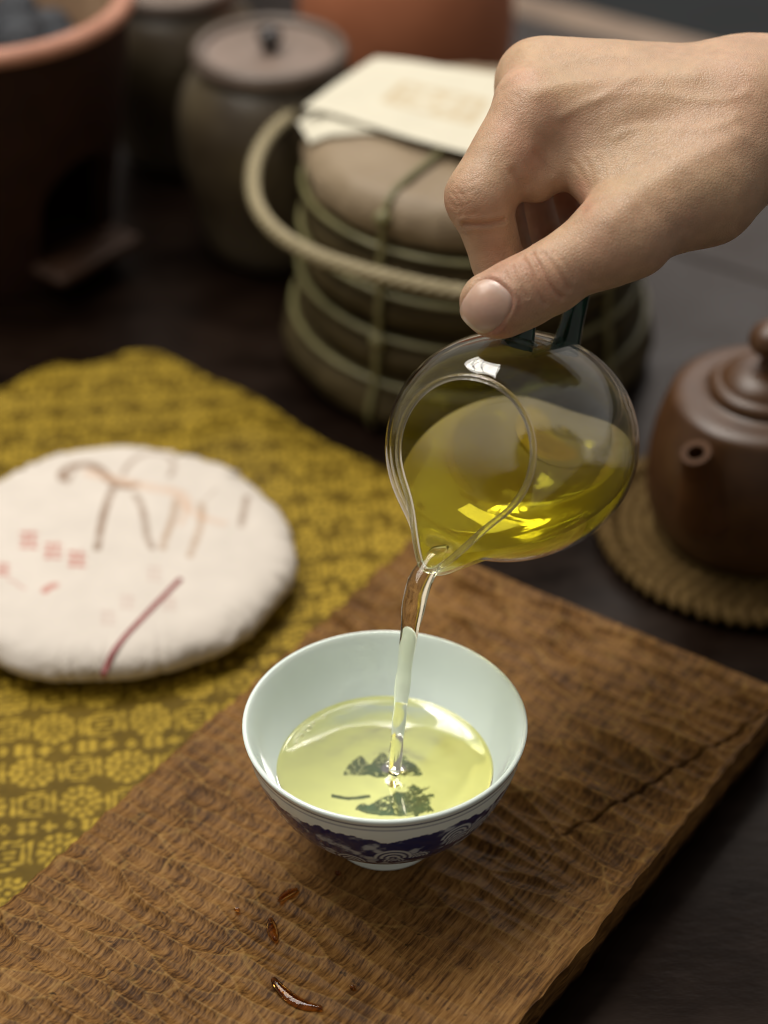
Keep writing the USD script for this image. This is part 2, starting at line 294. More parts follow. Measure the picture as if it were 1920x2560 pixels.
def board_material():
    ang = math.atan2(U[1], U[0])
    n = {'g': ('texture_coordinate', {}), 'rot': ('mapping', {'rotation': (0, 0, -ang)}), 'mpu': ('mapping', {'scale': (1.0, 0.07, 0.6)}),
         'sep': ('separate_xyz', {}), 'lo': ('noise_texture', {'scale': 26, 'detail': 3}), 'hi': ('noise_texture', {'scale': 420, 'detail': 4, 'roughness': 0.6}),
         'zz': ('math', {'math_type': 'multiply', 'value2': 7.0e3}), 'll': ('math', {'math_type': 'multiply_add', 'value2': 80.0}), 'xx': ('math', {'math_type': 'multiply', 'value2': 3100.0}), 'hh': ('math', {'math_type': 'multiply', 'value2': 9.0}),
         's1': ('math', {'math_type': 'add'}), 's2': ('math', {'math_type': 'add'}), 'sin': ('math', {'math_type': 'sine'}),
         'w': ('map_range', {'from_min': -1.0, 'from_max': 1.0, 'to_min': 0.0, 'to_max': 1.0}),
         'grain': ('noise_texture', {'scale': 900, 'detail': 5, 'roughness': 0.65}), 'blot': ('noise_texture', {'scale': 22, 'detail': 5, 'roughness': 0.6}),
         'aw': ('map_range', {'from_min': -0.03, 'from_max': 0.03, 'to_min': 0.55, 'to_max': 0.15, 'clamp': True}), 'wm': ('math', {'math_type': 'multiply'}), 'mixf': ('math', {'math_type': 'multiply_add', 'value2': 0.11}), 'gm': ('math', {'math_type': 'multiply', 'value2': 0.80}), 'bm': ('math', {'math_type': 'multiply_add', 'value2': 0.44}),
         'r': ('rgb_ramp', {'ramp': [(0.38, (0.020, 0.0078, 0.0026)), (0.53, (0.060, 0.0262, 0.0075)), (0.68, (0.185, 0.089, 0.0250)), (0.88, (0.32, 0.175, 0.058))]}),
         'rg': ('attribute', {'attribute': 'col'}), 'rsep': ('separate_xyz', {}), 'rm': ('math', {'math_type': 'multiply'}), 'cmix': ('mix_color', {'b': (0.012, 0.006, 0.003)}), 'rmix': ('mix_color', {'b': (0.40, 0.25, 0.075)}), 'pore': ('noise_texture', {'scale': 340, 'detail': 2}), 'pr': ('map_range', {'from_min': 0.25, 'from_max': 0.33, 'to_min': 0.35, 'to_max': 1.0, 'clamp': True}), 'pm': ('vector_math', {'math_type': 'scale'}),
         'b': ('bump', {'strength': 0.55, 'distance': 0.0005}), 'p': ('principled_bsdf', {'roughness': 0.48, 'specular_ior_level': 0.09})}
    l = [('g.object', 'rot.vector'), ('rot.vector', 'mpu.vector'), ('rot.vector', 'sep.vector'), ('rot.vector', 'lo.vector'), ('rot.vector', 'hi.vector'), ('sep.z', 'zz.value1'),
         ('sep.x', 'xx.value1'), ('xx.value', 'll.value3'), ('lo.fac', 'll.value1'), ('hi.fac', 'hh.value1'), ('zz.value', 's1.value1'), ('ll.value', 's1.value2'), ('s1.value', 's2.value1'), ('hh.value', 's2.value2'), ('s2.value', 'sin.value1'), ('sin.value', 'w.value'),
         ('mpu.vector', 'grain.vector'), ('rot.vector', 'blot.vector'), ('grain.fac', 'gm.value1'), ('sep.x', 'aw.value'), ('w.result', 'wm.value1'), ('aw.result', 'wm.value2'), ('wm.value', 'mixf.value1'), ('gm.value', 'mixf.value3'), ('blot.fac', 'bm.value1'), ('mixf.value', 'bm.value3'),
         ('bm.value', 'r.fac'), ('rot.vector', 'pore.vector'), ('pore.fac', 'pr.value'), ('rg.vector', 'rsep.vector'), ('rsep.x', 'rm.value1'), ('hi.fac', 'rm.value2'), ('r.color', 'rmix.a'), ('rm.value', 'rmix.fac'), ('rsep.y', 'cmix.fac'), ('rmix.result', 'cmix.a'), ('cmix.result', 'pm.vector1'), ('pr.result', 'pm.scale'), ('pm.vector', 'p.base_color'), ('mixf.value', 'b.height'), ('b.normal', 'p.normal')]
    return material('gouged_board_wood', n, l)
bv, bf, br_ = make_board()
obj('tea_board', (bv, bf), board_material(), col=br_)
tag(stage.GetPrimAtPath('/World/tea_board'), 'brown wooden board with rows of hand gouged scoops and one long crack, under the bowl', 'board')

# spilt tea on the board
M_drop = material('amber_tea_drop', {'t': ('transparent_bsdf', {'color': (0.80, 0.56, 0.26)}), 'g': ('glossy_bsdf', {'color': (1, 1, 1), 'roughness': 0.02}), 'fr': ('fresnel', {'IOR': 1.33}), 'm': ('mix_closure', {})},
                  [('fr.fac', 'm.fac'), ('t.BSDF', 'm.closure1'), ('g.BSDF', 'm.closure2')], surface='m.closure')
def drop(pts, w, label, hgt=0.0011):
    P = spline([on(x, y, -0.0005) for x, y in pts], 14) if len(pts) > 2 else poly([on(x, y, -0.0005) for x, y in pts], 14)
    hs = m3.Manifold.batch_hull([m3.Manifold.sphere(1, 20).scale([w * a, w * a, hgt]).translate(list(map(float, q))) for q, a in ((P[0], .55), (P[3], .9))])
    out = None
    for i in range(len(P) - 1):
        a, b = [0.35 + 0.75 * math.sin(math.pi * min(max((j + 1.5) / (len(P) + 2), 0), 1)) for j in (i, i + 1)]
        q = m3.Manifold.batch_hull([m3.Manifold.sphere(1, 18).scale([w * s, w * s, hgt]).translate([float(c[0]), float(c[1]), float(c[2])]) for c, s in ((P[i], a), (P[i + 1], b))])
        out = q if out is None else out + q
    o = obj('tea_drop', out, M_drop, smooth=60); tag(o, label, 'tea drop')
drop([(592, 2118), (612, 2142), (645, 2166), (690, 2178)], 0.0018, 'long curved amber streak of spilt tea near the front of the board')
drop([(585, 1988), (588, 2010), (594, 2028)], 0.0016, 'short glossy amber drop of tea just above the long streak on the board')
drop([(604, 1944), (622, 1930), (640, 1922)], 0.0013, 'thin dark wet streak on the board between the bowl foot and the drops', 0.0007)
for (x, y), lab in zip([(762, 2132), (512, 1964), (730, 1885)], ['tiny clear tea droplet on the board to the right of the long streak', 'tiny clear tea droplet on the board left of the amber drops', 'tiny clear tea droplet on the board below the bowl']):
    drop([(x - 4, y), (x + 4, y + 2)], 0.0007, lab, 0.0008)

# ================================================================== porcelain bowl
def bowl_profile():
    H, R = 0.046, 0.0448
    zo = np.array([0.0062, 0.0068, 0.0085, 0.012, 0.017, 0.024, 0.032, 0.039, 0.0445, H - 0.0004])
    ro = np.array([0.0172, 0.0186, 0.0213, 0.0260, 0.0316, 0.0371, 0.0410, 0.0432, 0.0444, R])
    out = spline(np.c_[ro, zo], 150)
    foot = np.array([[0.0, 0.0035], [0.0150, 0.0035], [0.0156, 0.0008], [0.0160, 0.0], [0.0168, 0.0], [0.0172, 0.0006], [0.0172, 0.0058]])
    lip = np.array([[R + 0.0001, H + 0.0003], [R - 0.0006, H + 0.0008], [R - 0.0013, H + 0.0005]])
    zi = np.array([H - 0.0006, 0.0425, 0.036, 0.028, 0.020, 0.0135, 0.0095, 0.0078, 0.0073])
    ri = np.array([R - 0.0019, 0.0416, 0.0392, 0.0350, 0.0292, 0.0222, 0.0150, 0.0078, 0.0])
    inn = spline(np.c_[ri, zi], 190)
    return np.vstack([poly(foot[:4], 14)[:-1], poly(foot[3:], 14), out, lip, inn])
bp = bowl_profile()
BN = 640
ph = np.arange(BN) * 2 * np.pi / BN
bvv = np.stack([np.outer(np.cos(ph), bp[:, 0]), np.outer(np.sin(ph), bp[:, 0]), np.broadcast_to(bp[:, 1], (BN, len(bp)))], -1).reshape(-1, 3)
bff = grid_faces(BN, len(bp), wrap_u=True)
bvv[:, 2] *= 1.065; bvv[:, 1] -= 0.0015
def bowl_paint():
    k = np.arange(len(bp)); K = np.tile(k, BN); PH = np.repeat(ph, len(bp)); z = bvv[:, 2]
    white = np.array([0.80, 0.90, 0.85]); blue = np.array([0.013, 0.024, 0.115]); pale = np.array([0.20, 0.28, 0.48])
    col = np.broadcast_to(white, (len(bvv), 3)).copy()
    outer = (K >= 26) & (K < 26 + 151)
    h = (z / 1.065 - 0.0066) / (0.046 - 0.0066); X = np.c_[np.cos(PH) * 2.1, np.sin(PH) * 2.1, np.zeros(len(PH))]
    up = 0.80 + 0.22 * (fbm(X * 1.3, 4, 11) - 0.5) + 0.05 * (fbm(X * 9, 2, 12) - 0.5)
    lowr = 0.32 + 0.34 * (fbm(X * 1.6, 3, 13) - 0.5)
    body = (h < up) & (h > lowr)
    arcs = np.zeros(len(PH)); inside = np.zeros(len(PH), bool); r = np.random.default_rng(21)
    for i in range(60):
        a, hc, rad = r.uniform(-np.pi, np.pi), r.uniform(0.30, 0.70), r.uniform(0.09, 0.17)
        d = np.hypot(((PH - a + np.pi) % (2 * np.pi) - np.pi) * 0.95, (h - hc) * 1.05)
        s = (d < rad) & ~inside & (h > hc - 0.05 * rad); arcs[s] = 0.5 + 0.5 * np.sin(d[s] / rad * 21 + 0.6 * i); inside |= s
    tone = fbm(np.c_[np.cos(PH) * 9, np.sin(PH) * 9, h * 9], 4, 15)
    ink = np.where(body, np.where(inside, 0.30 + 0.70 * arcs, smoothstep(0.30, 0.52, tone) * 0.5 + 0.5), 0)
    small = smoothstep(0.56, 0.60, fbm(np.c_[np.cos(PH) * 5, np.sin(PH) * 5, h * 6], 3, 31)) * (h < lowr) * (h > 0.16)
    ink = np.maximum(ink, small)
    ink = np.maximum(ink, smoothstep(0.011, 0.006, abs(h - 0.955)) * 0.95); ink = np.maximum(ink, smoothstep(0.010, 0.006, abs(h - 0.905)) * 0.6)
    ink = np.maximum(ink, smoothstep(0.026, 0.018, abs(h - 0.095)))
    ink = np.clip(ink, 0, 1)[:, None] * outer[:, None]
    col = col * (1 - ink) + ink * np.where(ink > 0.75, blue, 0.55 * blue + 0.45 * pale)
    # the little landscape inside, on the bottom
    inner = K >= 26 + 150 + 3; x, y = bvv[:, 0], bvv[:, 1]; q = np.c_[x, y, np.zeros(len(x))]
    nz = fbm(q * 420, 4, 41) - 0.5; n2 = fbm(q * 180, 3, 44) - 0.5; n3 = fbm(q * 1100, 3, 46) - 0.5
    S = seen(bvv); x, y = S[:, 0], S[:, 1]
    def ridge(x0, x1, yb, hgt, seed):
        t = np.clip((x - x0) / (x1 - x0), 0, 1); prof = hgt * (np.sin(np.pi * t) ** 0.7) * (0.40 + 1.2 * fbm(np.c_[x * 0.035, x * 0, x * 0], 3, seed))
        return (x > x0) & (x < x1) & (y < yb + 14 * n2 + 8 * np.sin(np.pi * t)) & (y > yb - prof)
    land = ridge(742, 912, 1672, 44, 51) & (n3 + 0.5 * nz > -0.24) & (abs(nz + 0.3 * n3 - 0.03) > 0.009)
    isl = ridge(765, 938, 1752, 36, 52) & (n3 + 0.6 * nz > -0.22) & (abs(nz + 0.3 * n3 + 0.02) > 0.008)
    tree = (np.hypot((x - 898), (y - 1722) * 1.25) < 32 + 45 * nz + 40 * n3) & (n3 > -0.17)
    spit = (abs(y - 1722 - 3 * np.sin(x * 0.06)) < 3.5 + 4 * nz) & (x > 716) & (x < 800)
    trunk = (abs(x - 905 + 0.2 * (y - 1735)) < 5) & (y > 1725) & (y < 1765)
    on_ = (land | isl | tree | spit | trunk) & inner & (z < 0.030) & (bvv[:, 1] > -0.02)
    dark = np.array([0.003, 0.048, 0.070])[None] * (1 + 2.2 * np.clip(nz, 0, 1)[:, None] + 1.6 * np.clip(n2, 0, 1)[:, None])
    col = np.where(on_[:, None], dark, col)
    # glaze is thicker and bluer inside
    return col
bcol = bowl_paint()
M_porcelain = painted('glazed_porcelain', 0.07, 0.0, vary=0.02, vscale=40, specular_ior_level=0.5, subsurface_weight=0.0)
bowl = thing('porcelain_bowl', 'small white porcelain bowl painted outside with a dark blue landscape, on the board', 'bowl')
# the foot ring is a part of its own; split the shell at the joint
fk = bff % len(bp); isfoot = (fk.max(1) <= 25)
def take(v, f, sel, col):
    f = f[sel]; ids, inv = np.unique(f, return_inverse=True); return (v[ids], inv.reshape(f.shape)), col[ids]
TEA_Z = 0.0292
iswet = (fk.min(1) >= 181) & (bvv[bff][:, :, 2].max(1) < TEA_Z)
m_, c_ = take(bvv, bff, ~isfoot & ~iswet, bcol); obj('bowl_body', m_, M_porcelain, bowl, col=c_)
m_, c_ = take(bvv, bff, iswet, bcol); obj('painted_bottom', m_, painted('porcelain_under_tea', 0.3, 0.0, vary=0.02, vscale=40, specular_ior_level=0.03), bowl, col=c_, label='inside of the bowl under the tea, with dark green painted islands')
m_, c_ = take(bvv, bff, isfoot, bcol); obj('foot_ring', m_, M_porcelain, bowl, col=c_)

# ================================================================== tea: in the bowl, in the jug, in between
TEA_Z = 0.0292
def tea_surface_material():
    n = {'t': ('transparent_bsdf', {'color': (0.995, 0.945, 0.62)}), 'g': ('glossy_bsdf', {'color': (1, 1, 1), 'roughness': 0.05}), 'fr': ('fresnel', {'IOR': 1.33}),
         'tc': ('texture_coordinate', {}), 'n': ('noise_texture', {'scale': 120, 'detail': 2}), 'b': ('bump', {'strength': 0.03, 'distance': 0.0012}),
         'd': ('diffuse_bsdf', {'color': (0.85, 0.80, 0.36)}), 'm0': ('mix_closure', {'fac': 0.10}), 'm': ('mix_closure', {})}
    l = [('tc.object', 'n.vector'), ('n.fac', 'b.height'), ('b.normal', 'g.normal'), ('b.normal', 'fr.normal'), ('t.BSDF', 'm0.closure1'), ('d.BSDF', 'm0.closure2'), ('m0.closure', 'm.closure1'), ('g.BSDF', 'm.closure2'), ('fr.fac', 'm.fac')]
    return material('pale_tea', n, l, surface='m.closure')
LAND = on(850, 1672, TEA_Z)[:2]
def tea_disc():
    n, k = 200, 90; rr = np.linspace(0, 0.03475, k); a = np.arange(n) * 2 * np.pi / n
    v = np.stack([np.outer(np.cos(a), rr), np.outer(np.sin(a), rr), np.zeros((n, k))], -1).reshape(-1, 3)
    d = np.linalg.norm(v[:, :2] - [0, 0.0015] - LAND, axis=1); r = np.linalg.norm(v[:, :2], axis=1)
    z = 0.000025 * np.cos(d * 1150) * np.exp(-d / 0.006) + 0.00004 * np.cos(d * 620 + 1) * np.exp(-d / 0.022) + 0.00012 * (fbm(v * 95, 2, 61) - 0.5) * smoothstep(0.0348, 0.030, r)
    z += 0.00025 * np.exp(-(0.0348 - r) / 0.0007) + 0.0006 * np.exp(-(d / 0.0034) ** 2)
    v[:, 2] = TEA_Z + z; v[:, 1] -= 0.0015
    f = grid_faces(n, k, wrap_u=True); m = trimesh.Trimesh(v, f, process=False); m.merge_vertices(); m.update_faces(m.nondegenerate_faces()); m.remove_unreferenced_vertices()
    return m
tb_ = thing('tea_in_bowl', 'pale yellow tea filling the porcelain bowl, rippled where the stream lands', 'tea', (0, -0.0015, TEA_Z - 0.02))
obj('tea_surface', tea_disc(), tea_surface_material(), tb_, smooth=True)
M_bubble = material('bubble_film', {'t': ('transparent_bsdf', {'color': (0.97, 0.95, 0.85)}), 'g': ('glossy_bsdf', {'color': (1, 1, 1), 'roughness': 0.02}), 'lw': ('layer_weight', {'blend': 0.5}), 'm': ('mix_closure', {})}, [('lw.facing', 'm.fac'), ('t.BSDF', 'm.closure1'), ('g.BSDF', 'm.closure2')], surface='m.closure')
gb = np.random.default_rng(12)
for x, y, r in [(668, 1572, 1.0), (676, 1563, 0.7), (652, 1590, 0.8), (640, 1606, 0.6), (660, 1580, 0.5), (700, 1548, 0.6), (632, 1622, 0.45), (860, 1655, 0.8), (838, 1650, 0.9), (852, 1682, 0.7), (872, 1668, 0.6), (642, 1598, 0.4), (690, 1556, 0.4)]:
    q = on(x, y, TEA_Z); dq = q[:2] - [0, -0.0015]; rr = np.linalg.norm(dq)
    if rr > 0.0338: q[:2] = [0, -0.0015] + dq / rr * 0.0338
    hb = m3.Manifold.sphere(r * 0.00085, 20).trim_by_plane([0, 0, 1], -0.0001).translate([float(q[0]), float(q[1]), float(TEA_Z + 0.0002)])
    obj('bubble', hb, M_bubble, tb_, smooth=60)

# ---- glass jug, tilted and pouring
TH = math.radians(62); HD = np.array([-0.516, -0.857, 0]); HD /= np.linalg.norm(HD)
AX = math.sin(TH) * HD + math.cos(TH) * Z                            # from the jug's base to its mouth
EV = -math.cos(TH) * HD + math.sin(TH) * Z                           # from the spout side to the handle side
SD = np.cross(AX, EV)
JC = at(1108, 962, 0.685)
def jug(p): return JC + p[..., :1] * EV + p[..., 1:2] * SD + p[..., 2:] * AX     # local: x to the handle, y sideways, z along the axis
JPROF = spline(np.array([[0.0, -0.0415], [0.0120, -0.0419], [0.0185, -0.0416], [0.0240, -0.0388], [0.0305, -0.0305], [0.0350, -0.0170], [0.0364, -0.0015], [0.0356, 0.0125], [0.0325, 0.0245], [0.0275, 0.0315], [0.0236, 0.0342], [0.0226, 0.0360]]), 110)
def jug_surface(n=260):
    ph = np.arange(n) * 2 * np.pi / n; r, z = JPROF[:, 0], JPROF[:, 1]
    dphi = (ph - np.pi + np.pi) % (2 * np.pi) - np.pi                 # angle from the spout, which is at local -x
    w = np.exp(-(dphi / 0.40) ** 2)[:, None] ** 1.0 * smoothstep(0.018, 0.0360, z)[None] ** 1.5
    w2 = np.exp(-(dphi / 0.95) ** 2)[:, None] * smoothstep(0.010, 0.036, z)[None]
    R = r[None] + 0.0150 * w + 0.0006 * w2; ang = ph[:, None] - 0.50 * dphi[:, None] * w
    zz = z[None] + 0.0050 * w
    return np.stack([-R * np.cos(dphi[:, None] * (1 - 0.42 * w)) , -R * np.sin(dphi[:, None] * (1 - 0.42 * w)), zz + 0 * ang], -1)
JS = jug_surface()
def grid_normals(S):
    du = np.roll(S, -1, 0) - np.roll(S, 1, 0); dv = np.gradient(S, axis=1); n = np.cross(du, dv)
    n[:, 0] = [0, 0, -1]; n /= np.linalg.norm(n, axis=2, keepdims=True) + 1e-12
    rad = S * [1, 1, 1]; s = np.sign((n * rad).sum(2).mean()); return n * s
JN = grid_normals(JS)
def jug_shell(t=0.0013):
    o, i = JS + JN * t / 2, JS - JN * t / 2
    tang = JS[:, -1] - JS[:, -2]; tang /= np.linalg.norm(tang, axis=1, keepdims=True)
    rimv = [JS[:, -1] + (t * 0.62) * (math.cos(a) * JN[:, -1] + math.sin(a) * tang) + 0.0003 * tang for a in np.linspace(0, np.pi, 9)]
    prof = np.concatenate([o, np.stack(rimv, 1), i[:, ::-1]], 1); n, k = prof.shape[:2]
    m = trimesh.Trimesh(jug(prof.reshape(-1, 3)), grid_faces(n, k, wrap_u=True), process=False)
    m.merge_vertices(digits_vertex=7); m.update_faces(m.nondegenerate_faces()); m.remove_unreferenced_vertices(); m.fix_normals()
    return m
M_glass = material('clear_glass', {'t': ('transparent_bsdf', {'color': (0.975, 0.98, 0.97)}), 'g': ('glossy_bsdf', {'color': (1, 1, 1), 'roughness': 0.0}), 'lw': ('layer_weight', {'blend': 0.5}),
                                  'pw': ('math', {'math_type': 'power', 'value2': 4.0}), 'fr': ('math', {'math_type': 'multiply_add', 'value2': 0.9, 'value3': 0.045, 'use_clamp': True}), 'm': ('mix_closure', {})},
                   [('lw.facing', 'pw.value1'), ('pw.value', 'fr.value1'), ('fr.value', 'm.fac'), ('t.BSDF', 'm.closure1'), ('g.BSDF', 'm.closure2')], surface='m.closure')
M_rim = material('polished_glass', {'p': ('principled_bsdf', {'base_color': (0.99, 0.99, 0.98), 'roughness': 0.0, 'ior': 1.45, 'transmission_weight': 1.0}), 't': ('transparent_bsdf', {'color': (0.98, 0.98, 0.97)}),
                                  'm': ('mix_closure', {'fac': 0.35})}, [('p.BSDF', 'm.closure1'), ('t.BSDF', 'm.closure2')], surface='m.closure')
M_green = material('dark_green_glass', {'p': ('principled_bsdf', {'base_color': (0.006, 0.045, 0.032), 'roughness': 0.03, 'ior': 1.5, 'transmission_weight': 0.5})}, [])
jugx = thing('glass_jug', 'round clear glass tea jug with green handle, tilted by the hand to pour', 'jug', JC - 0.042 * AX)
obj('jug_body', jug_shell(), M_glass, jugx, smooth=50)
obj('rim', tube(jug(JS[:, -1] + 0.0004 * np.array([0, 0, 1.0])), 0.00105, 14, closed=True), M_rim, jugx, smooth=60)
def jl(x, y, z): return jug(np.array([[x, y, z]], float))[0]
hp = spline([jl(0.0325, 0, 0.0178), jl(0.0385, 0, 0.0176), jl(0.050, 0, 0.0165), jl(0.0600, 0, 0.0105), jl(0.0630, 0, -0.002), jl(0.0605, 0, -0.014), jl(0.052, 0, -0.0205), jl(0.041, 0, -0.0222), jl(0.0305, 0, -0.0222)], 60)
hr = 0.0036 + 0.0016 * np.exp(-((np.linspace(0, 1, 60)) / 0.08) ** 2) + 0.0012 * np.exp(-((1 - np.linspace(0, 1, 60)) / 0.08) ** 2)
obj('handle', tube(hp, hr, 24), M_green, jugx, smooth=60)
obj('handle_foot', tube(poly([jl(0.0338, 0, 0.0178), jl(0.0362, 0, 0.0177)], 6), np.array([0.0052, 0.0060, 0.0063, 0.0061, 0.0055, 0.0046]), 28), M_rim, jugx, smooth=60)

# the tea inside fills the jug up to the level of the spout and leaves it as a stream
LIP = jug(JS[[0]])[0][-1]
lip_i = int(np.argmin([jug(JS[[k]])[0][-1][2] for k in range(len(JS))])); LIP = jug(JS[[lip_i]])[0][-1]
TEA_LEVEL = LIP[2] + 0.0042
def jug_tea():
    S = (JS - JN * 0.00045)[:, :-2]; n, k = S.shape[:2]
    v = S.reshape(-1, 3); cap = S[:, -1].mean(0)
    f = np.vstack([grid_faces(n, k, wrap_u=True), np.stack([np.arange(n) * k + k - 1, np.full(n, n * k), (np.arange(n) + 1) % n * k + k - 1], 1)])
    m = trimesh.Trimesh(jug(np.vstack([v, cap])), f); m.merge_vertices(digits_vertex=7); m.update_faces(m.nondegenerate_faces()); m.remove_unreferenced_vertices(); m.fix_normals()
    body = manifold(m).trim_by_plane([0, 0, -1], -float(TEA_LEVEL))
    end = np.array([LAND[0], LAND[1], TEA_Z - 0.004]); hz = HD * 0.0
    P0 = LIP + 0.0020 * EV - 0.006 * HD + np.array([0, 0, 0.0016]); P1 = LIP + 0.0012 * HD + [0, 0, 0.0002]
    drop_ = np.linspace(0, 1, 44); t = np.sqrt(drop_); hxy = (P1[:2] + (end[:2] - P1[:2]) * t[:, None]); hz = P1[2] + (end[2] - P1[2]) * drop_
    path = np.vstack([spline([P0, P1], 5)[:-1] if False else poly([P0, P1], 5)[:-1], np.c_[hxy, hz]]); kk = len(path); s = np.linspace(0, 1, kk)
    r0 = 0.0031 - 0.0010 * smoothstep(0.05, 0.8, s) + 0.0009 * np.exp(-((s - 0.10) / 0.07) ** 2) - 0.0008 * np.exp(-(s / 0.05) ** 2) + 0.00012 * np.sin(s * 38)
    a = np.arange(40) * 2 * np.pi / 40; vs = []
    for i in range(kk):
        tw = 0.5 + 2.4 * s[i]; el = 1 + 0.42 * math.exp(-s[i] * 3.2) * math.cos(s[i] * 15); el2 = 1 / el ** 0.8
        x, y = r0[i] * el * np.cos(a), r0[i] * el2 * np.sin(a) * (1 + 0.10 * np.cos(3 * a + 5 * s[i]) * math.exp(-s[i] * 2))
        vs.append(path[i] + np.outer(x * math.cos(tw) - y * math.sin(tw), RT) + np.outer(x * math.sin(tw) + y * math.cos(tw), [0, 1.0, 0]))
    v = np.vstack(vs + [path[:1], path[-1:]]); n = 40; f = grid_faces(kk, n, wrap_v=True); j = np.arange(n)
    f = np.vstack([f, np.stack([np.full(n, kk * n), j, (j + 1) % n], 1)[:, ::-1] * 1, np.stack([np.full(n, kk * n + 1), (kk - 1) * n + (j + 1) % n, (kk - 1) * n + j], 1)[:, ::-1]])
    st = trimesh.Trimesh(v, f, process=True); st.fix_normals()
    return body, manifold(st)
M_tea = material('yellow_tea', {'p': ('principled_bsdf', {'base_color': (1, 1, 1), 'roughness': 0.0, 'ior': 1.33, 'transmission_weight': 1.0}), 't': ('transparent_bsdf', {'color': (1, 1, 1)}),
                                'd': ('diffuse_bsdf', {'color': (0.98, 0.81, 0.11)}), 'tr': ('translucent_bsdf', {'color': (0.98, 0.81, 0.11)}), 'md': ('mix_closure', {'fac': 0.93}), 'mm': ('mix_closure', {'fac': 0.22}),
                                'm': ('mix_closure', {'fac': 0.10}), 'v': ('volume_coefficients', {'scatter_coeffs': (2, 1.8, 0.5), 'absorption_coeffs': (0.1, 2.0, 40), 'anisotropy': 0.2})},
                 [('p.BSDF', 'm.closure1'), ('t.BSDF', 'm.closure2'), ('d.BSDF', 'md.closure1'), ('tr.BSDF', 'md.closure2'), ('m.closure', 'mm.closure1'), ('md.closure', 'mm.closure2')], surface='mm.closure', volume='v.volume')
M_stream = material('clear_tea', {'p': ('principled_bsdf', {'base_color': (1, 1, 1), 'roughness': 0.0, 'ior': 1.33, 'transmission_weight': 1.0}), 'v': ('absorption_volume', {'color': (0.985, 0.94, 0.42), 'density': 60.0})}, [], volume='v.volume')
tj = thing('tea_in_jug', 'clear yellow tea inside the tilted glass jug, running off its spout in a twisting stream', 'tea', JC)
tea_body, tea_stream = jug_tea()
obj('tea_body', tea_body, M_tea, tj, smooth=50)
obj('tea_stream', tea_stream, M_stream, tj, smooth=50)

